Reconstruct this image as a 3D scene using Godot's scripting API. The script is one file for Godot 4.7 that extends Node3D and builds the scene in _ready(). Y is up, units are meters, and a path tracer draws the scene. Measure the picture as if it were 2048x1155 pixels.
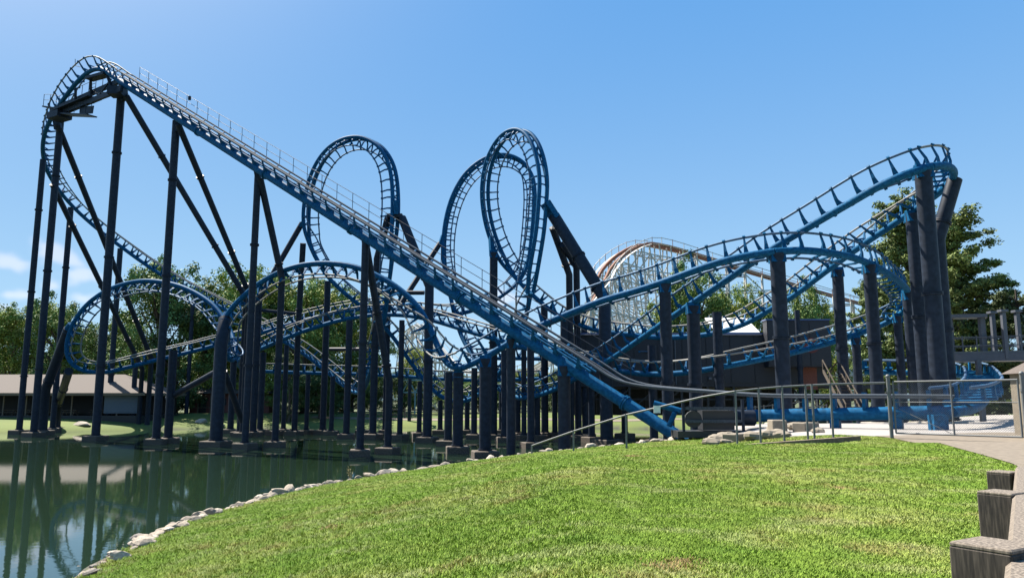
extends Node3D

var M := {}
var UBOX: BoxMesh
var UCYL: CylinderMesh
var counts := {}
var rng := RandomNumberGenerator.new()

# ------------------------------------------------------------------ mesh builder
class MB:
	var v := PackedVector3Array()
	var n := PackedVector3Array()
	var c := PackedColorArray()
	var col := Color(1, 1, 1)
	func tri(a: Vector3, b: Vector3, d: Vector3, nn := Vector3.ZERO) -> void:
		var k := nn if nn != Vector3.ZERO else (d - a).cross(b - a).normalized()
		v.append(a); v.append(b); v.append(d)
		n.append(k); n.append(k); n.append(k)
		c.append(col); c.append(col); c.append(col)
	func quad(a: Vector3, b: Vector3, d: Vector3, e: Vector3) -> void:
		tri(a, b, d); tri(a, d, e)
	func box(t: Transform3D) -> void:
		var p := []
		for k in 8:
			p.append(t * Vector3((k & 1) - 0.5, ((k >> 1) & 1) - 0.5, ((k >> 2) & 1) - 0.5))
		for f in [[0, 2, 3, 1], [4, 5, 7, 6], [0, 4, 6, 2], [1, 3, 7, 5], [2, 6, 7, 3], [0, 1, 5, 4]]:
			quad(p[f[0]], p[f[3]], p[f[2]], p[f[1]])
	func bar(a: Vector3, b: Vector3, w: float, h: float, up := Vector3.UP) -> void:
		box(span(a, b, w, h, up))
	func prism(ring0: Array, ring1: Array) -> void:   # joins two outlines, capped
		var k := ring0.size()
		for i in k:
			var j := (i + 1) % k
			quad(ring0[i], ring1[i], ring1[j], ring0[j])
		for i in range(1, k - 1):
			tri(ring0[0], ring0[i], ring0[i + 1]); tri(ring1[0], ring1[i + 1], ring1[i])
	static func span(a: Vector3, b: Vector3, w: float, h: float, up := Vector3.UP) -> Transform3D:
		var z := (b - a)
		var l := z.length()
		z /= l
		if absf(z.dot(up)) > 0.98:
			up = Vector3(0, 0, 1) if absf(z.z) < 0.9 else Vector3(1, 0, 0)
		var x := up.cross(z).normalized()
		var y := z.cross(x)
		return Transform3D(Basis(x * w, y * h, z * l), (a + b) * 0.5)
	func mesh() -> ArrayMesh:
		var a := []
		a.resize(Mesh.ARRAY_MAX)
		a[Mesh.ARRAY_VERTEX] = v; a[Mesh.ARRAY_NORMAL] = n; a[Mesh.ARRAY_COLOR] = c
		var m := ArrayMesh.new()
		m.add_surface_from_arrays(Mesh.PRIMITIVE_TRIANGLES, a)
		return m

func tube_mesh(pts: Array, r: float, sides := 10, r_end := -1.0, roundcap := false) -> ArrayMesh:
	var v := PackedVector3Array()
	var nn := PackedVector3Array()
	var idx := PackedInt32Array()
	var k := pts.size()
	var up := Vector3.ZERO
	for i in k:
		var t: Vector3 = (pts[mini(i + 1, k - 1)] - pts[maxi(i - 1, 0)]).normalized()
		if up == Vector3.ZERO:
			up = Vector3.UP if absf(t.y) < 0.9 else Vector3(1, 0, 0)
		var x := t.cross(up).normalized()
		up = x.cross(t).normalized()
		var rr := r if r_end < 0.0 else lerpf(r, r_end, float(i) / (k - 1))
		for s in sides:
			var a := TAU * s / sides
			var d := x * cos(a) + up * sin(a)
			v.append(pts[i] + d * rr); nn.append(d)
	for i in k - 1:
		for s in sides:
			var a := i * sides + s
			var b := i * sides + (s + 1) % sides
			idx.append_array([a, b, a + sides, b, b + sides, a + sides])
	for e in 2:
		var i := 0 if e == 0 else k - 1
		var t: Vector3 = ((pts[1] - pts[0]) if e == 0 else (pts[k - 1] - pts[k - 2])).normalized() * (-1.0 if e == 0 else 1.0)
		var o := v.size()
		v.append(pts[i]); nn.append(t)
		for s in sides:
			v.append(v[i * sides + s]); nn.append(t)
		for s in sides:
			var a := o + 1 + s
			var b := o + 1 + (s + 1) % sides
			if e == 0: idx.append_array([o, b, a])
			else: idx.append_array([o, a, b])
	var ar := []
	ar.resize(Mesh.ARRAY_MAX)
	ar[Mesh.ARRAY_VERTEX] = v; ar[Mesh.ARRAY_NORMAL] = nn; ar[Mesh.ARRAY_INDEX] = idx
	var m := ArrayMesh.new()
	m.add_surface_from_arrays(Mesh.PRIMITIVE_TRIANGLES, ar)
	return m

# ------------------------------------------------------------------ scene helpers
func numbered(parent: Node, called: String) -> String:
	var k := "%d/%s" % [parent.get_instance_id(), called]
	var i: int = counts.get(k, 0)
	counts[k] = i + 1
	return called if i == 0 else "%s_%03d" % [called, i]

func put(parent: Node, called: String, mesh: Mesh, m: Material, t := Transform3D.IDENTITY) -> MeshInstance3D:
	var o := MeshInstance3D.new()
	o.mesh = mesh
	o.material_override = m
	o.transform = t
	o.name = numbered(parent, called)
	parent.add_child(o, true)
	return o

func rod(parent: Node, called: String, a: Vector3, b: Vector3, r: float, m: Material) -> MeshInstance3D:
	var y := b - a
	var l := y.length()
	y /= l
	var x := y.cross(Vector3(0, 0, 1) if absf(y.z) < 0.9 else Vector3(1, 0, 0)).normalized()
	return put(parent, called, UCYL, m, Transform3D(Basis(x * r, y * l, x.cross(y) * r), (a + b) * 0.5))

func beam(parent: Node, called: String, a: Vector3, b: Vector3, w: float, h: float, m: Material, up := Vector3.UP) -> MeshInstance3D:
	return put(parent, called, UBOX, m, MB.span(a, b, w, h, up))

func block(parent: Node, called: String, at: Vector3, size: Vector3, m: Material, turn := 0.0) -> MeshInstance3D:
	return put(parent, called, UBOX, m, Transform3D(Basis(Vector3.UP, turn) * Basis.from_scale(size), at))

func thing(called: String, label: String, category: String, at := Vector3.ZERO, turn := 0.0, group := "") -> Node3D:
	var o := Node3D.new()
	o.name = numbered(self, called)
	add_child(o, true)
	o.position = at
	o.rotation.y = turn
	tag(o, label, category, group)
	return o

func tag(o: Node, label: String, category: String, group := "", kind := "") -> void:
	o.set_meta("label", label)
	if category: o.set_meta("category", category)
	if group: o.set_meta("group", group)
	if kind: o.set_meta("kind", kind)

func lin(r: float, g: float, b: float) -> Color:
	return Color(r, g, b).linear_to_srgb()

func noise_tex(a: Color, b: Color, freq: float, seed_: int, size := 512, contrast := 0.5, oct := 4) -> NoiseTexture2D:
	var f := FastNoiseLite.new()
	f.noise_type = FastNoiseLite.TYPE_SIMPLEX_SMOOTH
	f.seed = seed_
	f.frequency = freq
	f.fractal_octaves = oct
	var g := Gradient.new()
	g.offsets = PackedFloat32Array([0.5 - contrast * 0.5, 0.5 + contrast * 0.5])
	g.colors = PackedColorArray([a, b])
	var t := NoiseTexture2D.new()
	t.width = size; t.height = size
	t.seamless = true
	t.noise = f
	t.color_ramp = g
	return t

func mat(key: String, c: Color, rough := 0.6, metal := 0.0, vary := 0.0, scale := 0.5, freq := 0.02) -> StandardMaterial3D:
	var m := StandardMaterial3D.new()
	m.roughness = rough
	m.metallic = metal
	if vary > 0.0:
		var l := c.srgb_to_linear()
		var a := Color(l.r * (1 - vary), l.g * (1 - vary), l.b * (1 - vary)).linear_to_srgb()
		var b := Color(l.r * (1 + vary), l.g * (1 + vary), l.b * (1 + vary)).linear_to_srgb()
		m.albedo_texture = noise_tex(a, b, freq, key.hash() % 1000, 512, 0.6)
		m.uv1_triplanar = true
		m.uv1_world_triplanar = true
		m.uv1_scale = Vector3.ONE * scale
	else:
		m.albedo_color = c
	M[key] = m
	return m

# ------------------------------------------------------------------ terrain
const POND := [Vector2(-9.3, -16.4), Vector2(-9.8, -19), Vector2(-10.1, -22.6), Vector2(-9.9, -25.4), Vector2(-9.4, -29.4), Vector2(-8.2, -32.6), Vector2(-6.4, -35.4), Vector2(-3.5, -37.8), Vector2(1, -38.2), Vector2(5.5, -38.6), Vector2(8.6, -39.6), Vector2(10, -42), Vector2(12, -46), Vector2(15, -60), Vector2(20, -80), Vector2(24, -100), Vector2(14, -106), Vector2(0, -107), Vector2(-12, -110), Vector2(-25, -110), Vector2(-38, -108), Vector2(-46, -100), Vector2(-54, -94), Vector2(-66, -91), Vector2(-95, -88), Vector2(-98, -40), Vector2(-60, 4), Vector2(-30, 4), Vector2(-14, -2), Vector2(-9, -9), Vector2(-8.9, -13.5)]

func pond_dist(x: float, z: float) -> float:   # > 0 on land
	var p := Vector2(x, z)
	var best := 1e9
	var inside := false
	var j := POND.size() - 1
	for i in POND.size():
		var a: Vector2 = POND[i]
		var b: Vector2 = POND[j]
		var ab := b - a
		var q := a + ab * clampf((p - a).dot(ab) / ab.length_squared(), 0, 1)
		best = minf(best, p.distance_squared_to(q))
		if (a.y > z) != (b.y > z) and x < (b.x - a.x) * (z - a.y) / (b.y - a.y) + a.x:
			inside = not inside
		j = i
	return -sqrt(best) if inside else sqrt(best)

const CREST := [[-12.0, 0.25], [-9.5, 0.25], [-7.0, 0.36], [-3.5, 0.62], [1.0, 1.25], [5.5, 1.66], [8.6, 1.86], [12.0, 2.45]]

func crest(x: float) -> float:   # height of the bank's edge along the near shore
	if x <= CREST[0][0]: return CREST[0][1]
	for i in CREST.size() - 1:
		if x < CREST[i + 1][0]:
			return lerpf(CREST[i][1], CREST[i + 1][1], (x - CREST[i][0]) / (CREST[i + 1][0] - CREST[i][0]))
	return CREST[CREST.size() - 1][1]

func land(x: float, z: float) -> float:
	var d := pond_dist(x, z)
	if d < 0.0:
		return maxf(-1.6, d * 0.6)
	var far := smoothstep(60.0, 95.0, -z)
	var plateau := lerpf(2.2 + 0.42 * smoothstep(8.0, 27.0, -z), 1.75, far)
	var edge := lerpf(crest(x), 0.2, smoothstep(42.0, 70.0, -z)) if z > -70.0 else 0.2
	edge = lerpf(0.25, edge, smoothstep(16.0, 30.0, -z))
	var w := lerpf(lerpf(10.0, 27.0, smoothstep(15.0, 32.0, -z)), 14.0, far)
	var s := clampf(d / w, 0, 1)
	s = lerpf(s, s * (2.0 - s), 0.12 + 0.3 * far)
	var bump := 0.03 * sin(x * 0.7 + 1.3) * sin(z * 0.55) * s
	return lerpf(0.05, edge, smoothstep(0.0, 1.1, d)) + (plateau - edge) * s + bump

func drape(called: String, poly: PackedVector2Array, step: float, lift: float, m: Material) -> MeshInstance3D:
	var lo := poly[0]
	var hi := poly[0]
	for p in poly:
		lo = lo.min(p); hi = hi.max(p)
	var st := SurfaceTool.new()
	st.begin(Mesh.PRIMITIVE_TRIANGLES)
	st.set_smooth_group(0)
	var cache := {}
	var x := floorf(lo.x / step) * step
	while x < hi.x:
		var z := floorf(lo.y / step) * step
		while z < hi.y:
			var cell := PackedVector2Array([Vector2(x, z), Vector2(x + step, z), Vector2(x + step, z + step), Vector2(x, z + step)])
			for piece in Geometry2D.intersect_polygons(cell, poly):
				var tr := Geometry2D.triangulate_polygon(piece)
				for k in range(0, tr.size(), 3):
					var q := [piece[tr[k]], piece[tr[k + 1]], piece[tr[k + 2]]]
					if (q[1] - q[0]).cross(q[2] - q[0]) < 0.0:
						q = [q[0], q[2], q[1]]
					for p in q:
						var key := Vector2i(roundi(p.x * 500), roundi(p.y * 500))
						if not cache.has(key): cache[key] = land(p.x, p.y) + lift
						st.add_vertex(Vector3(p.x, cache[key], p.y))
			z += step
		x += step
	st.generate_normals()
	var o := put(self, called, st.commit(), m)
	o.set_meta("kind", "structure")
	return o

func P2(a: Array) -> PackedVector2Array:
	var r := PackedVector2Array()
	for k in range(0, a.size(), 2):
		r.append(Vector2(a[k], a[k + 1]))
	return r

# ------------------------------------------------------------------ roller coaster
const TRACKS := {
	"first_drop": {"tw": 0, "p": [Vector3(-38.86,35.01,-73),Vector3(-40.03,35.85,-73.6),Vector3(-41.21,36.74,-74.3),Vector3(-42.38,37.26,-75),Vector3(-43.58,37.35,-75.8),Vector3(-44.68,37.15,-76.6),Vector3(-45.93,36.71,-77.5),Vector3(-47.4,36.1,-78.7),Vector3(-49.72,35.19,-80.8),Vector3(-51.88,34.3,-83),Vector3(-53.51,33.42,-85),Vector3(-55.04,32.47,-87.5),Vector3(-56.57,31.41,-91),Vector3(-56.71,29.74,-94),Vector3(-55.78,27.88,-96.3),Vector3(-53.65,25.65,-98),Vector3(-51.09,23.61,-99),Vector3(-47.23,20.85,-99.5),Vector3(-43.16,18.41,-99.5),Vector3(-38.29,15.99,-99),Vector3(-32.19,13,-97.5),Vector3(-26.14,9.72,-95.5),Vector3(-22.62,7.33,-94),Vector3(-19.82,5.33,-92.5),Vector3(-18.19,4.61,-91),Vector3(-16.7,4.98,-88),Vector3(-15.44,6.42,-84),Vector3(-14.04,8.61,-80),Vector3(-12.88,11.72,-77.5),Vector3(-12.26,14.81,-76)], "u": [Vector3(0,1,0),Vector3(0,1,0),Vector3(0,1,0),Vector3(0,1,0),Vector3(0,0.999,-0.05),Vector3(-0.098,0.984,-0.148),Vector3(-0.144,0.96,-0.24),Vector3(-0.185,0.927,-0.325),Vector3(-0.097,0.87,-0.483),Vector3(0.047,0.752,-0.658),Vector3(0.15,0.699,-0.699),Vector3(0.309,0.722,-0.619),Vector3(0.507,0.761,-0.406),Vector3(0.555,0.807,-0.202),Vector3(0.507,0.862,0),Vector3(0.406,0.914,0),Vector3(0.287,0.958,0),Vector3(0.243,0.97,0),Vector3(0.196,0.981,0),Vector3(0.148,0.989,0),Vector3(0.099,0.99,0.099),Vector3(0.098,0.976,0.195),Vector3(0.098,0.976,0.195),Vector3(0.098,0.984,0.148),Vector3(0,1,0),Vector3(-0.286,0.953,0.095),Vector3(-0.575,0.766,0.287),Vector3(-0.781,0.488,0.39),Vector3(-0.905,0.302,0.302),Vector3(-0.97,0.146,0.194)]},
	"tall_loop": {"tw": 1, "p": [Vector3(-12.26,14.81,-76),Vector3(-11.82,17.55,-75),Vector3(-11.65,20.92,-75),Vector3(-11.63,23.37,-75.2),Vector3(-11.93,26.07,-75.8),Vector3(-12.52,28.04,-76.4),Vector3(-13.67,29.79,-77.2),Vector3(-14.93,30.71,-78),Vector3(-16.11,31.19,-78.6),Vector3(-17.76,31.25,-79.4),Vector3(-19.41,30.63,-80.2),Vector3(-20.7,29.5,-81),Vector3(-21.64,28.03,-81.7),Vector3(-22.24,26.2,-82.2),Vector3(-22.55,24.34,-82.6),Vector3(-22.54,22.71,-82.8),Vector3(-22.2,20.79,-83),Vector3(-21.1,18.52,-83.3),Vector3(-19.78,16.66,-83.8),Vector3(-18.17,15.19,-84.4)], "u": [Vector3(-0.97,0.146,0.194),Vector3(-0.994,0.05,0.099),Vector3(-0.748,0.296,-0.595),Vector3(-0.797,-0.073,-0.6),Vector3(-0.726,-0.483,-0.489),Vector3(-0.586,-0.723,-0.366),Vector3(-0.39,-0.891,-0.233),Vector3(-0.217,-0.968,-0.124),Vector3(-0.069,-0.996,-0.048),Vector3(0.128,-0.991,0.048),Vector3(0.33,-0.933,0.145),Vector3(0.504,-0.826,0.251),Vector3(0.651,-0.672,0.354),Vector3(0.771,-0.456,0.444),Vector3(0.835,-0.203,0.512),Vector3(0.839,0.029,0.544),Vector3(0.949,0.3,-0.1),Vector3(0.84,0.543,0),Vector3(0.707,0.707,0),Vector3(0.597,0.796,0.1)]},
	"loop_exit": {"tw": 0, "p": [Vector3(-18.17,15.19,-84.4),Vector3(-16.71,14.04,-85),Vector3(-15.02,12.59,-86),Vector3(-13.34,10.71,-87),Vector3(-11.55,8.19,-87),Vector3(-9.78,5.95,-86.5),Vector3(-8.21,4.4,-86),Vector3(-6.78,3.69,-85.5),Vector3(-5.11,3.64,-85),Vector3(-3.3,4.49,-83),Vector3(-1.75,5.89,-80),Vector3(-0.45,7.58,-77),Vector3(0.77,9.82,-74),Vector3(1.4,11.87,-72),Vector3(1.71,13.59,-70.8)], "u": [Vector3(0.597,0.796,0.1),Vector3(0.442,0.885,0.147),Vector3(0.309,0.928,0.206),Vector3(0.192,0.962,0.192),Vector3(0.098,0.976,0.195),Vector3(0,0.989,0.148),Vector3(0,0.995,0.1),Vector3(0,0.999,0.05),Vector3(0,1,0),Vector3(-0.099,0.99,0.099),Vector3(-0.192,0.962,0.192),Vector3(-0.389,0.874,0.291),Vector3(-0.577,0.721,0.384),Vector3(-0.704,0.503,0.503),Vector3(-0.816,0.439,-0.376)]},
	"steep_loop": {"tw": 1, "p": [Vector3(1.71,13.59,-70.8),Vector3(1.93,15.33,-70),Vector3(2.28,17.29,-69.3),Vector3(2.6,19.32,-69),Vector3(2.79,21.75,-69),Vector3(2.91,23.84,-69.2),Vector3(2.7,25.81,-69.7),Vector3(2.27,27.6,-70.4),Vector3(1.63,29.03,-71.4),Vector3(0.88,29.88,-72.5),Vector3(-0.1,30.12,-73.6),Vector3(-1.06,29.76,-74.8),Vector3(-1.88,28.79,-75.8),Vector3(-2.51,27.34,-76.7),Vector3(-2.78,25.68,-77.2),Vector3(-2.78,24.13,-77.5),Vector3(-2.52,22.2,-77.6),Vector3(-1.94,20.11,-77.6),Vector3(-0.97,17.84,-77.4),Vector3(0.2,16.13,-77),Vector3(1.4,14.73,-76.5)], "u": [Vector3(-0.744,0.344,-0.573),Vector3(-0.207,0.829,-0.52),Vector3(-0.288,0.655,-0.698),Vector3(-0.378,0.398,-0.836),Vector3(-0.44,-0.009,-0.898),Vector3(-0.439,-0.366,-0.82),Vector3(-0.369,-0.642,-0.672),Vector3(-0.269,-0.822,-0.502),Vector3(-0.164,-0.93,-0.33),Vector3(-0.065,-0.982,-0.18),Vector3(0.052,-0.998,-0.047),Vector3(0.17,-0.981,0.097),Vector3(0.29,-0.927,0.235),Vector3(0.415,-0.821,0.393),Vector3(0.521,-0.665,0.535),Vector3(0.591,-0.46,0.663),Vector3(0.618,-0.108,0.778),Vector3(0.501,0.35,0.792),Vector3(0.247,0.727,0.641),Vector3(0.777,0.621,0.104),Vector3(0.621,0.777,0.104)]},
	"turnaround_return": {"tw": 0, "p": [Vector3(1.4,14.73,-76.5),Vector3(2.77,13.41,-76),Vector3(4.37,12.06,-75.5),Vector3(6.13,11.17,-75),Vector3(8.28,10.38,-74.3),Vector3(10.68,9.93,-73),Vector3(13.61,9.52,-72),Vector3(16.99,9.54,-70),Vector3(18.88,9.86,-68.4),Vector3(20.42,10.41,-66.8),Vector3(21.97,11.44,-64.8),Vector3(23.07,12.24,-62.5),Vector3(24.32,13.53,-59.8),Vector3(25.2,14.44,-57.6),Vector3(26.04,15.26,-55.6),Vector3(26.9,16.02,-53.5),Vector3(27.6,16.72,-51),Vector3(27.95,17.27,-48.8),Vector3(27.6,17.48,-47),Vector3(26.76,17.45,-45.3),Vector3(25.69,17.33,-43.9),Vector3(24.74,17.14,-43),Vector3(23.77,16.87,-42.4)], "u": [Vector3(0.621,0.777,0.104),Vector3(0.465,0.879,0.103),Vector3(0.314,0.943,0.105),Vector3(0.099,0.99,0.099),Vector3(0,0.995,0.1),Vector3(0,0.995,0.1),Vector3(0,0.995,0.1),Vector3(0,0.999,0.05),Vector3(0,1,0),Vector3(-0.05,0.998,-0.05),Vector3(-0.099,0.99,-0.099),Vector3(-0.154,0.976,-0.154),Vector3(-0.212,0.954,-0.212),Vector3(-0.212,0.954,-0.212),Vector3(-0.28,0.953,-0.112),Vector3(-0.381,0.925,0),Vector3(-0.527,0.843,0.105),Vector3(-0.729,0.677,0.104),Vector3(-0.824,0.567,0),Vector3(-0.742,0.636,-0.212),Vector3(-0.484,0.645,-0.591),Vector3(-0.26,0.571,-0.779),Vector3(-0.101,0.504,-0.858)]},
	"high_turnaround": {"tw": 0, "p": [Vector3(23.77,16.87,-42.4),Vector3(22.85,16.6,-42.2),Vector3(22.15,16.37,-42.3),Vector3(20.99,15.9,-43.2),Vector3(20.22,15.44,-44.4),Vector3(19.43,14.99,-46),Vector3(18.22,14.28,-47.6),Vector3(16.86,13.48,-49.2),Vector3(14.87,12.06,-51.4),Vector3(12.51,10.42,-53.5),Vector3(10.89,9.19,-57.5),Vector3(9.62,8.22,-60.5),Vector3(8.33,7.26,-63),Vector3(7,6.47,-65.5),Vector3(5.5,5.62,-68),Vector3(3.89,4.74,-70.5),Vector3(2.1,4.13,-73),Vector3(0.58,3.99,-75.5),Vector3(-1.05,4.64,-78),Vector3(-2.67,6.19,-80),Vector3(-4.18,8.36,-82),Vector3(-5.66,11.02,-84),Vector3(-6.61,14.19,-85.3)], "u": [Vector3(-0.096,0.574,-0.813),Vector3(-0.049,0.563,-0.825),Vector3(0,0.541,-0.841),Vector3(0,0.541,-0.841),Vector3(0,0.555,-0.832),Vector3(0,0.572,-0.82),Vector3(0,0.572,-0.82),Vector3(0,0.572,-0.82),Vector3(0,0.589,-0.808),Vector3(0,0.594,-0.805),Vector3(0.05,0.599,-0.799),Vector3(0.052,0.68,-0.732),Vector3(0.104,0.777,-0.621),Vector3(0.101,0.858,-0.504),Vector3(0.103,0.927,-0.361),Vector3(0.098,0.976,-0.195),Vector3(0,1,0),Vector3(-0.1,0.995,0),Vector3(-0.195,0.976,0.098),Vector3(0,0.979,0.206),Vector3(0.309,0.928,0.206),Vector3(0.647,0.755,0.108),Vector3(0.949,0.316,0)]},
	"rear_loop": {"tw": 1, "p": [Vector3(-6.61,14.19,-85.3),Vector3(-7.37,17.11,-86),Vector3(-7.7,19.22,-86.3),Vector3(-7.81,21.24,-86.6),Vector3(-7.68,23.33,-86.8),Vector3(-7.32,25.43,-87),Vector3(-6.54,27.69,-87),Vector3(-5.23,29.84,-87),Vector3(-3.19,31.4,-86.8),Vector3(-0.98,31.81,-86.4),Vector3(0.63,31.26,-86),Vector3(1.83,30.13,-85.6),Vector3(2.39,28.74,-85.3),Vector3(2.54,26.67,-85),Vector3(2.42,23.9,-85),Vector3(2.13,20.92,-85),Vector3(1.56,18.37,-85),Vector3(0.56,16.56,-85),Vector3(-1.33,15.05,-85)], "u": [Vector3(0.949,0.316,0),Vector3(0.979,0.206,0),Vector3(0.734,0.678,0.042),Vector3(0.882,0.462,0.1),Vector3(0.98,0.131,0.151),Vector3(0.941,-0.275,0.195),Vector3(0.728,-0.661,0.18),Vector3(0.42,-0.895,0.154),Vector3(0.093,-0.99,0.107),Vector3(-0.191,-0.98,0.05),Vector3(-0.397,-0.918,0),Vector3(-0.577,-0.815,-0.053),Vector3(-0.716,-0.691,-0.102),Vector3(-0.872,-0.458,-0.173),Vector3(-0.98,0.024,-0.199),Vector3(-0.818,0.548,-0.177),Vector3(-0.807,0.555,0.202),Vector3(-0.612,0.764,0.204),Vector3(-0.361,0.927,0.103)]},
	"rear_curve": {"tw": 0, "p": [Vector3(-1.33,15.05,-85),Vector3(-3.19,13.93,-84.5),Vector3(-4.94,13.32,-84.5),Vector3(-6.85,13.1,-85),Vector3(-9.28,13.38,-86),Vector3(-12.82,14.06,-88),Vector3(-16.63,14.41,-90),Vector3(-21.17,14.05,-92),Vector3(-25.6,13.19,-93),Vector3(-29.17,12.1,-93),Vector3(-32.38,10.93,-92),Vector3(-34.32,10.14,-90),Vector3(-35.77,9.46,-88.5),Vector3(-39.37,8.27,-86.5),Vector3(-41.86,7.38,-85),Vector3(-43.92,6.74,-84),Vector3(-45.86,6.82,-83.2),Vector3(-46.97,7.44,-82.8),Vector3(-47.54,8.6,-82.6),Vector3(-47.45,10.19,-82.4),Vector3(-46.76,11.75,-82)], "u": [Vector3(-0.361,0.927,0.103),Vector3(-0.196,0.981,0),Vector3(-0.1,0.995,0),Vector3(0,1,0),Vector3(0,1,0),Vector3(0,1,0),Vector3(0,1,0),Vector3(0,1,0),Vector3(0,1,0),Vector3(0,1,0),Vector3(0,0.999,0.05),Vector3(0,0.995,0.1),Vector3(0,0.989,0.148),Vector3(0.049,0.979,0.196),Vector3(0.098,0.984,0.148),Vector3(0.148,0.984,0.098),Vector3(0.314,0.943,0.105),Vector3(0.704,0.704,0.101),Vector3(0.973,0.205,0.102),Vector3(0.994,-0.099,0.05),Vector3(0.914,-0.406,0)]},
	"small_corkscrew": {"tw": 0, "p": [Vector3(-46.76,11.75,-82),Vector3(-46.05,12.86,-81.8),Vector3(-45.01,13.88,-81.4),Vector3(-42.78,15.16,-80.6),Vector3(-39.71,15.83,-79.4),Vector3(-37.23,15.88,-78.4),Vector3(-34.41,15.39,-77.2),Vector3(-31.85,14.51,-76),Vector3(-29.25,13.08,-74.6),Vector3(-27.68,11.61,-73.6),Vector3(-26.36,10.02,-72.4),Vector3(-25.42,8.66,-71),Vector3(-24.83,7.57,-69.5),Vector3(-24.71,7.14,-68),Vector3(-24.91,7.83,-67),Vector3(-24.98,9.29,-66.4),Vector3(-24.6,10.68,-66)], "u": [Vector3(0.914,-0.406,0),Vector3(0.781,-0.625,0),Vector3(0.6,-0.8,0),Vector3(0.362,-0.932,0),Vector3(0.148,-0.989,0),Vector3(0,-1,0),Vector3(-0.148,-0.989,0),Vector3(-0.362,-0.932,0),Vector3(-0.625,-0.781,0),Vector3(-0.862,-0.507,0),Vector3(-0.995,-0.1,0),Vector3(-0.949,0.316,0),Vector3(-0.518,0.83,0.207),Vector3(0.202,0.958,0.202),Vector3(0.83,0.518,0.207),Vector3(0.995,0,0.1),Vector3(0.914,-0.406,0)]},
	"large_corkscrew": {"tw": 0, "p": [Vector3(-24.6,10.68,-66),Vector3(-24.06,11.52,-65.8),Vector3(-23.3,12.21,-65.5),Vector3(-21.83,13.34,-65),Vector3(-19.87,14.31,-64.3),Vector3(-17.77,14.87,-63.6),Vector3(-15.71,14.97,-63),Vector3(-13.65,14.72,-62.3),Vector3(-11.95,14.19,-61.6),Vector3(-9.64,12.99,-60.7),Vector3(-8.02,11.7,-60),Vector3(-6.91,10.41,-59.4),Vector3(-6.17,9.05,-58.8),Vector3(-5.55,7.66,-58),Vector3(-4.94,6.61,-57.2),Vector3(-4.37,6.11,-56.6),Vector3(-3.57,6.09,-56.1)], "u": [Vector3(0.914,-0.406,0),Vector3(0.8,-0.6,0),Vector3(0.707,-0.707,0),Vector3(0.507,-0.862,0),Vector3(0.316,-0.949,0),Vector3(0.148,-0.989,0),Vector3(0,-1,0),Vector3(-0.1,-0.995,0),Vector3(-0.243,-0.97,0),Vector3(-0.404,-0.909,0.101),Vector3(-0.512,-0.82,0.256),Vector3(-0.539,-0.647,0.539),Vector3(-0.398,-0.199,0.896),Vector3(-0.297,0.346,0.89),Vector3(-0.243,0.776,0.582),Vector3(-0.149,0.943,0.298),Vector3(-0.104,0.989,-0.104)]},
	"near_climb": {"tw": 0, "p": [Vector3(-3.57,6.09,-56.1),Vector3(-2.73,6.4,-55.8),Vector3(-1.75,6.92,-55.5),Vector3(-0.5,7.6,-55),Vector3(0.92,8.41,-54.4),Vector3(2.2,9.03,-53.9),Vector3(3.5,9.53,-53.3),Vector3(6.01,10.42,-52.1),Vector3(8,10.9,-51.1),Vector3(10.03,11.44,-49.8),Vector3(11.92,12.05,-48.5),Vector3(13.05,12.34,-47.8),Vector3(14.2,12.58,-47.2),Vector3(16.09,12.78,-46.6)], "u": [Vector3(-0.104,0.989,-0.104),Vector3(-0.103,0.927,-0.361),Vector3(-0.102,0.82,-0.564),Vector3(-0.104,0.729,-0.677),Vector3(0,0.625,-0.781),Vector3(0,0.613,-0.79),Vector3(0,0.577,-0.817),Vector3(0,0.53,-0.848),Vector3(0,0.5,-0.866),Vector3(0,0.486,-0.874),Vector3(0,0.486,-0.874),Vector3(0,0.471,-0.882),Vector3(0,0.471,-0.882),Vector3(0,0.471,-0.882)]},
	"near_turnaround": {"tw": 0, "p": [Vector3(16.09,12.78,-46.6),Vector3(17.91,12.89,-46.7),Vector3(19.84,12.82,-47.3),Vector3(21.36,12.75,-48.1),Vector3(22.95,12.56,-49.2),Vector3(24.92,12.27,-51),Vector3(27.05,12.05,-53.5),Vector3(29.18,11.8,-56.5),Vector3(31.12,11.5,-60),Vector3(32.16,11.02,-63),Vector3(32.1,10.5,-64.7),Vector3(30.91,9.88,-65.3)], "u": [Vector3(0,0.471,-0.882),Vector3(0,0.486,-0.874),Vector3(-0.097,0.506,-0.857),Vector3(-0.144,0.529,-0.836),Vector3(-0.247,0.562,-0.789),Vector3(-0.398,0.597,-0.697),Vector3(-0.647,0.539,-0.539),Vector3(-0.788,0.578,-0.21),Vector3(-0.777,0.621,0.104),Vector3(-0.619,0.722,0.309),Vector3(-0.416,0.833,0.364),Vector3(-0.203,0.913,0.355)]},
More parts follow.
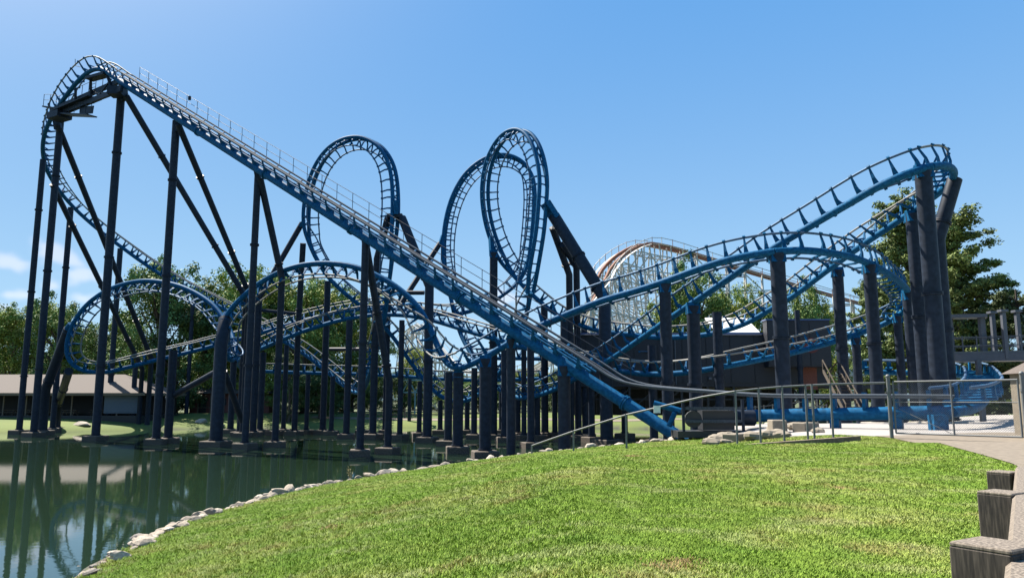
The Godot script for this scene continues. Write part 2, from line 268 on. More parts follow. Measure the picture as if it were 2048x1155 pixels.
	"near_turnaround_return": {"tw": 0, "p": [Vector3(30.91,9.88,-65.3),Vector3(28.31,9.03,-64.7),Vector3(25.32,8.2,-63.6),Vector3(22.94,7.61,-62.8),Vector3(20.49,7.1,-62.3),Vector3(18.17,6.65,-62),Vector3(15.93,6.23,-62.5),Vector3(13.41,5.92,-64),Vector3(10.78,5.97,-65.5),Vector3(7.65,6.55,-67.5),Vector3(4.3,7.53,-69.5),Vector3(0.74,8.7,-71.5),Vector3(-2.76,9.83,-73.5),Vector3(-5.96,11.02,-76),Vector3(-8.4,11.82,-77.5),Vector3(-10.99,12.39,-79),Vector3(-13.73,12.55,-80),Vector3(-15.92,12.41,-80.6),Vector3(-18.14,12.1,-81.2),Vector3(-20.16,11.63,-81.8),Vector3(-22.11,11.1,-82.4),Vector3(-23.7,10.61,-83),Vector3(-25.74,9.93,-84),Vector3(-27.94,9.27,-85.5),Vector3(-30.31,8.69,-88),Vector3(-32.48,8.14,-92),Vector3(-33.24,7.59,-96),Vector3(-31.93,7.38,-98.5),Vector3(-29.05,7.29,-99.5),Vector3(-25.01,7.18,-100),Vector3(-19.54,7.05,-100),Vector3(-14.25,6.76,-99),Vector3(-8.48,6.37,-98.5),Vector3(-2.77,6.23,-98),Vector3(3.49,6.39,-97)], "u": [Vector3(-0.203,0.913,0.355),Vector3(-0.049,0.937,0.345),Vector3(0,0.938,0.346),Vector3(0,0.954,0.301),Vector3(0,0.97,0.243),Vector3(0,0.981,0.196),Vector3(0,0.989,0.148),Vector3(0,0.995,0.1),Vector3(0,0.995,0.1),Vector3(0,0.995,0.1),Vector3(0,0.995,0.1),Vector3(0,0.995,0.1),Vector3(0,0.995,0.1),Vector3(0,0.995,0.1),Vector3(0,0.995,0.1),Vector3(0.05,0.994,0.099),Vector3(0.049,0.988,0.148),Vector3(0.049,0.988,0.148),Vector3(0.049,0.979,0.196),Vector3(0.049,0.979,0.196),Vector3(0.049,0.979,0.196),Vector3(0.049,0.979,0.196),Vector3(0.049,0.979,0.196),Vector3(0.098,0.976,0.195),Vector3(0.205,0.973,0.102),Vector3(0.316,0.949,0),Vector3(0.205,0.973,-0.102),Vector3(0.1,0.995,0),Vector3(0,1,0),Vector3(0,1,0),Vector3(0,1,0),Vector3(0,1,0),Vector3(0,1,0),Vector3(0,1,0),Vector3(0,1,0)]},
	"brake_run": {"tw": 0, "p": [Vector3(-4.38,8.36,-86),Vector3(0.32,8.25,-84),Vector3(5.07,8.04,-82),Vector3(9.07,7.78,-80),Vector3(13.87,7.53,-78)], "u": [Vector3(0,1,0),Vector3(0,1,0),Vector3(0,1,0),Vector3(0,1,0),Vector3(0,1,0)]},
	"transfer_curve": {"tw": 0, "p": [Vector3(18.67,3.28,-33.2),Vector3(19.51,3.33,-33.8),Vector3(20.71,3.45,-35),Vector3(22.36,3.64,-37.2),Vector3(24.22,3.88,-40),Vector3(26.64,4.22,-44),Vector3(29.55,4.64,-49),Vector3(32.88,5.17,-55),Vector3(34.94,5.63,-60),Vector3(34.81,5.92,-64),Vector3(30.42,6.19,-67)], "u": [Vector3(0,1,0),Vector3(0,1,0),Vector3(-0.05,0.999,0),Vector3(-0.05,0.999,0),Vector3(0,1,0),Vector3(0,1,0),Vector3(0,1,0),Vector3(0,1,0),Vector3(0,1,0),Vector3(0,0.995,0.1),Vector3(0,0.995,0.1)]},
}
const COLUMNS := [
	[[Vector3(-54.95,0,-87.55),Vector3(-54.95,31.63,-87.55)],0.33,1,0],
	[[Vector3(-49.73,0,-81.67),Vector3(-49.73,34.5,-81.67)],0.36,1,0],
	[[Vector3(-51.64,0,-86.31),Vector3(-51.64,4.95,-86.31),Vector3(-47.44,11.32,-82.5)],0.5,1,2],
	[[Vector3(-54.38,0,-92.91),Vector3(-54.38,27.22,-92.91)],0.33,1,0],
	[[Vector3(-55.61,0,-95.84),Vector3(-55.61,3.26,-95.84),Vector3(-47.35,6.81,-83)],0.42,1,0],
	[[Vector3(-39.07,0,-73.75),Vector3(-39.07,34.54,-73.75)],0.38,1,0],
	[[Vector3(-54.6,0,-105.88),Vector3(-54.6,24.63,-105.88)],0.36,1,0],
	[[Vector3(-50.47,0,-104.06),Vector3(-50.47,8.58,-104.06)],0.32,1,0],
	[[Vector3(-30.77,0,-67.99),Vector3(-30.77,29.02,-67.99)],0.34,1,0],
	[[Vector3(-30.42,0,-69.54),Vector3(-30.42,8.2,-69.54)],0.36,1,0],
	[[Vector3(-49.2,0,-118.29),Vector3(-49.2,18.99,-118.29)],0.3,1,0],
	[[Vector3(-24.23,0,-64.4),Vector3(-24.23,8.29,-64.4),Vector3(-24.6,10.63,-66)],0.52,1,2],
	[[Vector3(-32.34,0,-90.15),Vector3(-32.34,8.23,-90.15)],0.36,1,0],
	[[Vector3(-20.75,0,-61.17),Vector3(-20.75,22.23,-61.17)],0.27,1,0],
	[[Vector3(-27.31,0,-82.78),Vector3(-27.31,14.59,-82.78)],0.36,1,0],
	[[Vector3(-28.53,0,-88.83),Vector3(-28.53,9.19,-88.83)],0.34,1,0],
	[[Vector3(-19.2,0,-63.73),Vector3(-19.2,13.83,-63.73),Vector3(-20.5,21.64,-61)],0.27,1,0],
	[[Vector3(-21.1,0,-87.55),Vector3(-21.1,17.23,-87.55)],0.36,1,0],
	[[Vector3(-16.35,0,-77.5),Vector3(-16.35,11.72,-77.5)],0.33,1,0],
	[[Vector3(-10.27,0,-53.19),Vector3(-10.27,14.94,-53.19)],0.26,1,0],
	[[Vector3(-8.77,0,-55.61),Vector3(-8.77,5.07,-55.61),Vector3(-10.31,14.77,-53.4)],0.26,1,0],
	[[Vector3(-13.74,0,-77.5),Vector3(-13.74,18.01,-77.5),Vector3(-12.34,21.68,-75.2)],0.36,1,0],
	[[Vector3(-14.14,0,-87.55),Vector3(-14.14,15.91,-87.55)],0.33,1,0],
	[[Vector3(-10.94,0,-76.53),Vector3(-10.94,11.62,-76.53)],0.27,1,0],
	[[Vector3(-14.93,0,-113.84),Vector3(-14.93,7.5,-113.84)],0.27,1,0],
	[[Vector3(-7.68,0,-71.16),Vector3(-7.68,14.2,-71.16),Vector3(-10.92,21.63,-75)],0.42,1,0],
	[[Vector3(-5.29,0,-65.08),Vector3(-5.29,6.08,-65.08)],0.33,1,0],
	[[Vector3(-3.91,0,-56.64),Vector3(-3.91,5.75,-56.64)],0.38,1,2],
	[[Vector3(-8.02,0,-87.55),Vector3(-8.02,3.75,-87.55)],0.28,1,0],
	[[Vector3(-5.01,0,-87.55),Vector3(-5.01,3.86,-87.55)],0.28,1,0],
	[[Vector3(-1.77,0,-51.84),Vector3(-1.77,6.51,-51.84)],0.4,1,1],
	[[Vector3(-1.84,0,-76.5),Vector3(-1.84,18.44,-76.5)],0.4,1,1],
	[[Vector3(-1.17,0,-87.55),Vector3(-1.17,4.58,-87.55)],0.3,1,0],
	[[Vector3(-0.06,0,-46.2),Vector3(-0.06,7.38,-46.2)],0.27,1,1],
	[[Vector3(2.92,0,-43.7),Vector3(2.92,5.67,-43.7)],0.36,1,1],
	[[Vector3(1.14,0,-74.65),Vector3(1.14,8.81,-74.65)],0.25,1,0],
	[[Vector3(1.5,0,-62.42),Vector3(1.5,7.99,-62.42)],0.29,1,0],
	[[Vector3(3.38,0,-80.58),Vector3(3.38,13.62,-80.58)],0.37,1,0],
	[[Vector3(5.55,0,-74),Vector3(5.55,15.79,-74),Vector3(3.77,19.66,-70.5)],0.33,1,0],
	[[Vector3(6.34,0,-75),Vector3(6.34,16.65,-75),Vector3(4.77,18.19,-71)],0.33,1,0],
	[[Vector3(7.29,0,-78),Vector3(7.29,11.01,-78)],0.33,1,0],
	[[Vector3(8.02,0,-66.5),Vector3(8.02,12.51,-66.5),Vector3(3.87,20.54,-69.6)],0.55,1,0],
	[[Vector3(11.93,0,-66),Vector3(11.93,8.4,-66)],0.36,1,0],
	[[Vector3(9.99,-99,-50),Vector3(9.99,11.27,-50)],0.38,2,1],
	[[Vector3(12.58,-99,-53.4),Vector3(12.58,10.24,-53.4)],0.45,2,1],
	[[Vector3(16.52,-99,-62),Vector3(16.52,10.79,-62)],0.38,2,0],
	[[Vector3(16.32,-99,-46.8),Vector3(16.32,12.69,-46.8)],0.45,2,1],
	[[Vector3(25.68,-99,-60.2),Vector3(25.68,13.92,-60.2)],0.42,2,1],
	[[Vector3(23.16,-99,-49.4),Vector3(23.16,12.43,-49.4)],0.4,2,1],
	[[Vector3(31.81,-99,-63.5),Vector3(31.81,10.62,-63.5)],0.33,2,1],
	[[Vector3(29.36,-99,-56.8),Vector3(29.36,11.65,-56.8)],0.4,2,1],
	[[Vector3(27.32,-99,-51.5),Vector3(27.32,16.33,-51.5)],0.45,2,1],
	[[Vector3(23.39,-99,-42.6),Vector3(23.39,16.78,-42.6)],0.46,2,1],
	[[Vector3(28.75,-99,-64.6),Vector3(28.75,8.89,-64.6)],0.34,2,1],
	[[Vector3(27.82,-99,-75),Vector3(27.82,12.45,-75)],0.25,2,0],
	[[Vector3(0.61,0,-80.58),Vector3(0.61,3.9,-80.58)],0.28,1,0],
	[[Vector3(2.42,0,-74.65),Vector3(2.42,4.09,-74.65)],0.28,1,0],
	[[Vector3(4.4,0,-80.58),Vector3(4.4,4.77,-80.58)],0.28,1,0],
	[[Vector3(7.23,0,-71.16),Vector3(7.23,6.38,-71.16)],0.3,1,0],
	[[Vector3(-9.53,0,-80.58),Vector3(-9.53,5.7,-80.58)],0.26,1,0],
	[[Vector3(-16.7,0,-87.55),Vector3(-16.7,4.41,-87.55)],0.26,1,0],
	[[Vector3(-19.59,0,-85.1),Vector3(-19.59,6.35,-85.1)],0.26,1,0],
	[[Vector3(-22.94,0,-87.55),Vector3(-22.94,6.64,-87.55)],0.26,1,0],
	[[Vector3(-25.75,0,-85.1),Vector3(-25.75,6.56,-85.1)],0.26,1,0],
	[[Vector3(-26.26,0,-90.15),Vector3(-26.26,10.09,-90.15)],0.28,1,0],
	[[Vector3(11.27,0,-78.5),Vector3(11.27,10.19,-78.5)],0.32,1,0],
	[[Vector3(-3.7,0,-76.53),Vector3(-3.7,6.92,-76.53)],0.3,1,0],
	[[Vector3(4.79,0,-71.16),Vector3(4.79,11.07,-71.16)],0.33,1,0],
	[[Vector3(-0.72,0,-71.16),Vector3(-0.72,8.31,-71.16)],0.28,1,0],
	[[Vector3(26.24,-99,-46.8),Vector3(26.24,13.54,-46.8),Vector3(27.64,17.42,-46.8)],0.44,2,0],
	[[Vector3(-48.71,0,-102.31),Vector3(-48.71,7.78,-102.31),Vector3(-49.81,26.9,-81.3)],0.3,1,0],
	[[Vector3(-47.6,0,-102.31),Vector3(-47.6,9.16,-102.31),Vector3(-49.65,33.56,-81)],0.32,1,0],
	[[Vector3(-28.73,0,-82.78),Vector3(-28.73,14.65,-82.78),Vector3(-38.16,33.51,-73)],0.3,1,0],
	[[Vector3(-27.66,0,-80.58),Vector3(-27.66,14.78,-80.58),Vector3(-30.15,28.42,-67)],0.28,1,0],
	[[Vector3(-23.59,0,-85.1),Vector3(-23.59,12.5,-85.1),Vector3(-22.85,20.74,-83)],0.32,1,0]]
const BRACES := [[Vector3(-23.04,22.98,-83),Vector3(-27.34,14.01,-82),0.3],[Vector3(-8.2,21.45,-86.5),Vector3(-12.25,14.03,-84),0.3],[Vector3(-13.42,14.45,-77),Vector3(-8.73,14.31,-76),0.22],[Vector3(-20.22,9.36,-86),Vector3(-14.93,9.1,-82),0.2],[Vector3(-26.78,13.25,-82),Vector3(-23.7,13.1,-84),0.18],[Vector3(-30.87,3.89,-70),Vector3(-25.47,6.19,-67),0.27],[Vector3(-24.64,6.22,-66.5),Vector3(-24.09,1.9,-70),0.27]]
const GAUGE := 0.84
const RISE := 1.02
var ties := []   # [distance, track part, transform, mesh]
var coaster: Node3D

func smooth_path(p: Array, u: Array, step := 0.45) -> Array:
	var out_p := []
	var out_u := []
	var k := p.size()
	for i in k - 1:
		var a: Vector3 = p[maxi(i - 1, 0)] if i > 0 else p[0] * 2.0 - p[1]
		var b: Vector3 = p[i]
		var c: Vector3 = p[i + 1]
		var d: Vector3 = p[i + 2] if i + 2 < k else p[k - 1] * 2.0 - p[k - 2]
		var m := maxi(1, ceili(b.distance_to(c) / step))
		for s in m:
			var t := float(s) / m
			out_p.append(b.cubic_interpolate(c, a, d, t))
			out_u.append((u[i] as Vector3).lerp(u[i + 1], smoothstep(0.0, 1.0, t)).normalized())
	out_p.append(p[k - 1]); out_u.append((u[k - 1] as Vector3).normalized())
	# soften kinks left by hand-read points
	for it in 6:
		var q := out_p.duplicate()
		var w := out_u.duplicate()
		for i in range(1, q.size() - 1):
			q[i] = out_p[i] * 0.5 + (out_p[i - 1] + out_p[i + 1]) * 0.25
			w[i] = (out_u[i] * 0.5 + (out_u[i - 1] + out_u[i + 1]) * 0.25).normalized()
		out_p = q; out_u = w
	return [out_p, out_u]

func frames(p: Array, u: Array) -> Array:
	var out := []
	var k := p.size()
	for i in k:
		var t: Vector3 = (p[mini(i + 1, k - 1)] - p[maxi(i - 1, 0)]).normalized()
		var x := t.cross(u[i]).normalized()
		var y := x.cross(t).normalized()
		out.append(Transform3D(Basis(x, y, -t), p[i]))
	return out

func tie_shape(twin: bool) -> ArrayMesh:
	var b := MB.new()
	for s: float in [-1.0, 1.0]:
		var pts: Array = [Vector2(0.02 * s, 0.16), Vector2(0.40 * s, 0.44), Vector2((GAUGE - 0.03) * s, RISE - 0.04)]
		if twin:
			pts = [Vector2(0.0, -0.02), Vector2(0.40 * s, 0.04), Vector2(0.72 * s, 0.42), Vector2(GAUGE * s, RISE)]
		var ws := [0.34, 0.20, 0.09, 0.09] if not twin else [0.10, 0.18, 0.12, 0.12]
		for i in pts.size() - 1:
			var a: Vector2 = pts[i]
			var c: Vector2 = pts[i + 1]
			var dn := (c - a).orthogonal().normalized() * 0.045
			var wa: float = ws[i] * 0.5
			var wc: float = ws[i + 1] * 0.5
			b.prism([Vector3(a.x + dn.x, a.y + dn.y, wa), Vector3(a.x + dn.x, a.y + dn.y, -wa), Vector3(a.x - dn.x, a.y - dn.y, -wa), Vector3(a.x - dn.x, a.y - dn.y, wa)],
				[Vector3(c.x + dn.x, c.y + dn.y, wc), Vector3(c.x + dn.x, c.y + dn.y, -wc), Vector3(c.x - dn.x, c.y - dn.y, -wc), Vector3(c.x - dn.x, c.y - dn.y, wc)])
		b.box(Transform3D(Basis.from_scale(Vector3(0.10, 0.16, 0.17)), Vector3((GAUGE + 0.09) * s, RISE - 0.03, 0)))
	if not twin:
		b.prism([Vector3(-0.40, 0.42, 0.05), Vector3(-0.40, 0.42, -0.05), Vector3(-0.40, 0.50, -0.05), Vector3(-0.40, 0.50, 0.05)],
			[Vector3(0.40, 0.42, 0.05), Vector3(0.40, 0.42, -0.05), Vector3(0.40, 0.50, -0.05), Vector3(0.40, 0.50, 0.05)])
	return b.mesh()

func build_track(called: String, t: Dictionary, label := "", spacing := 1.15, spine_r := 0.25, with_spine := true) -> Node3D:
	var part := Node3D.new()
	part.name = called
	coaster.add_child(part, true)
	if label: part.set_meta("label", label)
	var sp := smooth_path(t.p, t.u)
	var fr := frames(sp[0], sp[1])
	var twin: bool = t.tw == 1
	var L := []; var R := []; var S1 := []; var S2 := []
	for f: Transform3D in fr:
		L.append(f * Vector3(-GAUGE, RISE, 0)); R.append(f * Vector3(GAUGE, RISE, 0))
		S1.append(f * Vector3(-0.40, 0, 0)); S2.append(f * Vector3(0.40, 0, 0))
	var rm: Material = M.rail_pale if called in ["first_drop", "loop_exit", "turnaround_return", "near_turnaround_return", "rear_curve", "large_corkscrew"] else M.rail  # paler rail colour on these runs stands in for sun striking them
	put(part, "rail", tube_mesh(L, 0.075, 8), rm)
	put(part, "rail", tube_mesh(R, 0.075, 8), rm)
	if twin:
		put(part, "spine", tube_mesh(S1, 0.20, 12), M.blue)
		put(part, "spine", tube_mesh(S2, 0.20, 12), M.blue)
	elif with_spine:
		put(part, "spine", tube_mesh(sp[0], spine_r, 14), M.blue)
	var shape: ArrayMesh = M.tie_twin if twin else (M.tie_plate if called == "transfer_curve" else M.tie)
	var acc := 0.0
	var next := spacing * 0.5
	for i in range(1, fr.size()):
		acc += (sp[0][i] as Vector3).distance_to(sp[0][i - 1])
		if acc >= next:
			next += spacing
			ties.append([(sp[0][i] as Vector3).distance_to(Vector3(0, 3.8, 0)), part, fr[i], shape])
	return part

func commit_ties() -> void:
	ties.sort_custom(func(a, b): return a[0] < b[0])
	var rest := MB.new()
	for i in ties.size():
		var e: Array = ties[i]
		if i < 300:
			put(e[1], "tie", e[3], M.blue, e[2])
		else:
			var src: ArrayMesh = e[3]
			var a := src.surface_get_arrays(0)
			var bs: Transform3D = e[2]
			for q in (a[Mesh.ARRAY_VERTEX] as PackedVector3Array): rest.v.append(bs * q)
			for q in (a[Mesh.ARRAY_NORMAL] as PackedVector3Array): rest.n.append(bs.basis * q); rest.c.append(Color.WHITE)
	var o := put(coaster, "distant_ties", rest.mesh(), M.blue)
	o.set_meta("kind", "stuff")

func build_column(spec: Array) -> void:
	var pts: Array = spec[0].duplicate()
	var r: float = spec[1]
	var ped: int = spec[2]
	var foot: Vector3 = pts[0]
	var base_y := 0.5
	if ped == 2:
		base_y = land(foot.x, foot.z) + 0.12
	pts[0] = Vector3(foot.x, base_y, foot.z)
	var top: Vector3 = pts[pts.size() - 1]
	var part := Node3D.new()
	part.name = numbered(coaster, "support_column")
	coaster.add_child(part, true)
	# shaft: one tube per straight run, a mitred elbow between
	put(part, "shaft", tube_mesh(pts, r, 16), M.column)
	for i in pts.size() - 1:
		var a: Vector3 = pts[i]
		var b: Vector3 = pts[i + 1]
		var d := (b - a).normalized()
		var l := a.distance_to(b)
		var cuts := []
		if i == 0: cuts.append(0.03)
		if l > 9.0:
			for q in int(l / 9.0): cuts.append((q + 0.62) * l / (int(l / 9.0) + 0.25))
		if i > 0 and l > 3.0: cuts.append(minf(1.2, l * 0.3))
		for c: float in cuts:
			for o in [-0.05, 0.05]:
				rod(part, "flange", a + d * (c + o - 0.035), a + d * (c + o + 0.035), r + 0.09, M.column)
	if spec[3] > 0:
		var w := r * 2.0
		var dirv: Vector3 = (top - pts[pts.size() - 2]).normalized()
		if spec[3] == 1:
			var b := MB.new()
			var x := Vector3(1, 0, 0)
			var z := Vector3(0, 0, 1)
			var lo := top - Vector3(0, 0.55, 0)
			var hi := top + Vector3(0, 0.25, 0)
			var A := [lo + (x + z) * r * 0.95, lo + (x - z) * r * 0.95, lo - (x + z) * r * 0.95, lo - (x - z) * r * 0.95]
			var B := [hi + (x * 1.0 + z * 0.35) * r, hi + (x * 1.0 - z * 0.35) * r, hi - (x * 1.0 + z * 0.35) * r, hi - (x * 1.0 - z * 0.35) * r]
			b.prism(A, B)
			put(part, "saddle", b.mesh(), M.blue)
		else:
			put(part, "saddle", tube_mesh([top - dirv * 0.35, top + dirv * 0.7], r * 1.02, 14, 0.26), M.blue)
	# concrete footing
	var b2 := MB.new()
	var h := r + 0.42
	var ringf := func(y: float, k: float) -> Array:
		return [Vector3(-k, y, -k), Vector3(k, y, -k), Vector3(k, y, k), Vector3(-k, y, k)]
	b2.prism(ringf.call(-1.7 if ped == 1 else -0.6, h), ringf.call(-0.06, h))
	b2.prism(ringf.call(-0.06, h), ringf.call(0.0, h - 0.06))
	put(part, "footing", b2.mesh(), M.concrete_wet if ped == 1 else M.concrete, Transform3D(Basis(Vector3.UP, fmod(foot.x * 1.7, 0.6) - 0.3 + 0.5), Vector3(foot.x, base_y, foot.z)))

func build_lift() -> void:
	var a := Vector3(9.6, 1.15, -39.25)
	var b := Vector3(-38.86,35.01,-73)
	var d := (b - a).normalized()
	var side := d.cross(Vector3.UP).normalized()
	var up := side.cross(d).normalized()
	var part := Node3D.new()
	part.name = "lift_hill"
	coaster.add_child(part, true)
	part.set_meta("label", "long straight lift hill with blue tube, pale rails and a catwalk")
	put(part, "spine", tube_mesh([a, b], 0.33, 18), M.blue)
	for t: float in [5.0, 18.0, 29.5, 41.0, 52.0]:
		for o in [-0.06, 0.06]:
			rod(part, "flange", a + d * (t + o - 0.04), a + d * (t + o + 0.04), 0.42, M.blue)
	# rails follow the tube, then level out towards the loading side
	var flat := Vector3(d.x, 0, d.z).normalized()
	var rl := []
	var L := a.distance_to(b)
	for k in range(0, 9):
		rl.append(b + up * RISE - d * (L * k / 11.0))
	rl.append(a + up * RISE + d * 9.0)
	rl.append(a + up * RISE + d * 7.0)
	rl.append(a + up * (RISE + 0.02) + d * 5.2)
	var y0 := 4.02
	rl.append(Vector3(10.6, 4.16, -38.35))
	rl.append(Vector3(12.2, y0, -37.3))
	rl.append(Vector3(14.5, y0 - 0.03, -35.75))
	rl.append(Vector3(17, y0 - 0.04, -34.1))
	rl.append(Vector3(18.73,3.95,-33.2))
	var uu := []
	for q in rl: uu.append(Vector3.UP)
	var sm := smooth_path(rl, uu, 0.6)
	var lft := []; var rgt := []; var tro := []; var tro2 := []
	for q: Vector3 in sm[0]:
		lft.append(q - side * GAUGE); rgt.append(q + side * GAUGE)
		tro.append(q - side * 0.16 - Vector3(0, 0.10, 0)); tro2.append(q + side * 0.16 - Vector3(0, 0.10, 0))
	put(part, "rail", tube_mesh(lft, 0.07, 8), M.rail_bright)
	put(part, "rail", tube_mesh(rgt, 0.07, 8), M.rail_bright)
	put(part, "chain_trough", tube_mesh(tro, 0.045, 6), M.steel)
	put(part, "chain_trough", tube_mesh(tro2, 0.045, 6), M.steel)
	# lattice plate between tube and rails
	put(part, "side_beam", tube_mesh([a + d * 7.5 + up * 0.52 - side * 0.3, b + up * 0.52 - side * 0.3], 0.07, 6), M.blue)
	put(part, "side_beam", tube_mesh([a + d * 7.5 + up * 0.52 + side * 0.3, b + up * 0.52 + side * 0.3], 0.07, 6), M.blue)
	var t := 8.3
	while t < L:
		ties.append([(a + d * t).distance_to(Vector3(0, 3.8, 0)), part, Transform3D(Basis(side, up, -d), a + d * t), M.tie_lift])
		t += 1.72
	# catwalk on the far side
	var walk := Node3D.new()
	walk.name = "catwalk"
	coaster.add_child(walk, true)
	var w0 := a + d * 6.0 + up * (RISE - 0.15)
	var w1 := b + up * (RISE - 0.15)
	var off := side * 1.35
	if off.z > 0: off = -off
	beam(walk, "walkway", w0 + off * 1.05 - up * 0.25, w1 + off * 1.05 - up * 0.25, 0.45, 0.05, M.column, up)
	var l2 := w0.distance_to(w1)
	var n := int(l2 / 2.0)
	for k in n + 1:
		var q := w0.lerp(w1, float(k) / n) + off * 1.22
		rod(walk, "handrail_post", q, q + Vector3(0, 1.25, 0), 0.022, M.column)
	for hgt: float in [0.62, 1.25]:
		rod(walk, "handrail", w0 + off * 1.22 + Vector3(0, hgt, 0), w1 + off * 1.22 + Vector3(0, hgt, 0), 0.02, M.column)
	var dq := w0.lerp(w1, 0.83) + off * 1.2 + Vector3(0, 1.1, 0)
	block(walk, "control_box", dq, Vector3(0.22, 0.36, 0.18), M.column)

func build_summit() -> void:
	# girder platform under the crest between the two tallest columns
	var part := Node3D.new()
	part.name = "summit_platform"
	coaster.add_child(part, true)
	var a := Vector3(-50.61,35.12,-81.2)
	var b := Vector3(-39.38,35.27,-73.6)
	var c := Vector3(-47.8,34.27,-79)
	var e := Vector3(-37.92,33.65,-71.6)
	beam(part, "girder", a, b, 0.28, 0.5, M.column)
	beam(part, "girder", c, e, 0.28, 0.5, M.column)
	for k in 7:
		var t := k / 6.0
		beam(part, "cross_beam", a.lerp(b, t), c.lerp(e, t), 0.16, 0.2, M.column)
		if k < 6:
			beam(part, "brace", a.lerp(b, t), c.lerp(e, t + 1.0 / 6), 0.10, 0.10, M.column)
	var fl0 := (a + c) * 0.5 - Vector3(0, 0.2, 0)
	var fl1 := (b + e) * 0.5 - Vector3(0, 0.2, 0)
	beam(part, "floor_grating", fl0.lerp(fl1, 0.02), fl0.lerp(fl1, 0.62), 1.5, 0.08, M.column)
	beam(part, "column_head", fl0 - Vector3(0.3, 0.55, 0), fl0.lerp(fl1, 0.14) - Vector3(0, 0.55, 0), 1.6, 0.7, M.column)
	beam(part, "column_head", fl1 - Vector3(0.9, 0.5, 0), fl1 + Vector3(0.5, -0.5, 0), 1.3, 0.8, M.column)
	for k in 9:
		var q := a.lerp(b, 0.08 + k * 0.1)
		rod(part, "handrail_post", q + Vector3(0, 0.25, 0), q + Vector3(0, 1.35, 0), 0.03, M.column)
	rod(part, "handrail", a.lerp(b, 0.08) + Vector3(0, 1.35, 0), a.lerp(b, 0.88) + Vector3(0, 1.35, 0), 0.025, M.column)
	for k in 5:
		var q := fl0.lerp(fl1, 0.55) + Vector3(0, 0.4 * k, 0)
		rod(part, "ladder_rung", q, q + Vector3(0.5, 0.05, 0.2), 0.03, M.column)
	# stub posts up to the track and a trough
	for q in [[Vector3(-43.44,34.05,-76.2), Vector3(-43.45,36.91,-75.8)], [Vector3(-40.25,34.75,-74), Vector3(-40.86,36.21,-74.2)], [Vector3(-45.87,34.66,-77.6), Vector3(-45.95,36.26,-77.6)]]:
		rod(part, "post", q[0], q[1], 0.14, M.column)
	beam(part, "strut", Vector3(-43.07,33.97,-76), Vector3(-40.27,35.66,-73.9), 0.14, 0.14, M.column)
	beam(part, "landing", Vector3(-43.57,36.48,-75.8), Vector3(-40.87,36.32,-74.2), 0.9, 0.28, M.column)
	# hanging work platform
	var h0 := Vector3(-48.73,34.35,-79.5)
	var h1 := Vector3(-42.59,33.34,-75.2)
	var h2 := Vector3(-44.09,32.41,-76.4)
	beam(part, "work_platform", Vector3(-47.76,33.88,-79), Vector3(-42.78,32.4,-75.4), 1.1, 0.12, M.column)
	for k in 6:
		var q := (Vector3(-47.76,33.88,-79)).lerp(Vector3(-42.78,32.4,-75.4), k / 5.0)
		rod(part, "hanger", q + Vector3(0.3, 0, 0.7), q + Vector3(0.3, 1.1, 0.7), 0.03, M.column)
	beam(part, "handrail", Vector3(-47.76,33.88,-79) + Vector3(0.3, 1.1, 0.7), Vector3(-42.78,32.4,-75.4) + Vector3(0.3, 1.1, 0.7), 0.05, 0.05, M.column)
	beam(part, "platform_panel", Vector3(-44.93,33.55,-77), Vector3(-42.68,33.04,-75.4), 0.08, 0.8, M.column)
	# small railing at the left end
	var rl := [Vector3(-51.99,36.01,-82), Vector3(-50.64,35.61,-81), Vector3(-49.08,35,-80)]
	for q: Vector3 in rl:
		rod(part, "handrail_post", q, q + Vector3(0, 1.35, 0), 0.03, M.column)
	for k in 2:
		for hh: float in [0.7, 1.35]:
			rod(part, "handrail", rl[k] + Vector3(0, hh, 0), rl[k + 1] + Vector3(0, hh, 0), 0.022, M.column)
	beam(part, "deck", Vector3(-51.75,35.89,-82), Vector3(-48.85,34.88,-80), 0.7, 0.14, M.column)
	# gussets where the inclined legs meet the columns
	for g in [[Vector3(-38.89,34.63,-73.2), Vector3(-38.34,33.17,-73.2), 0.8], [Vector3(-49.96,34.55,-81.2), Vector3(-49.61,33.06,-81.2), 0.75], [Vector3(-30.58,28.94,-67.4), Vector3(-30.29,27.9,-67.4), 0.5], [Vector3(-20.81,22.22,-61), Vector3(-20.61,21.38,-61), 0.42], [Vector3(-10.4,14.96,-53.3), Vector3(-10.31,14.39,-53.3), 0.36]]:
		beam(part, "gusset", g[0], g[1], g[2], g[2] * 0.55, M.column, Vector3(0, 0, 1))
	# lightning rod and rail at the crest
	rod(part, "lightning_rod", Vector3(-45.3,38.32,-77), Vector3(-45.84,38.48,-77), 0.03, M.column)
	rod(part, "lightning_rod", Vector3(-45.84,38.48,-77), Vector3(-45.9,39.2,-77), 0.03, M.column)
	# loop gussets
	for g in [[Vector3(-11.7,23.37,-75), Vector3(-11.63,21.96,-75.1), 0.42, 1.3], [Vector3(-22.73,23.22,-82.6), Vector3(-23.19,22.59,-82.8), 0.3, 0.8], [Vector3(-7.93,22.38,-86.5), Vector3(-8.26,21.22,-86.5), 0.3, 0.8], [Vector3(3.04,21.74,-69.3), Vector3(3.96,20.35,-69.6), 0.5, 1.5], [Vector3(-2.13,20.14,-77), Vector3(-2.01,18.2,-76.6), 0.4, 0.7]]:
		beam(part, "loop_gusset", g[0], g[1], g[2], g[3], M.blue, Vector3(0.3, 0, 1))
	block(part, "loop_saddle", Vector3(-11.63,21.86,-75.1), Vector3(1.5, 0.35, 0.9), M.column)

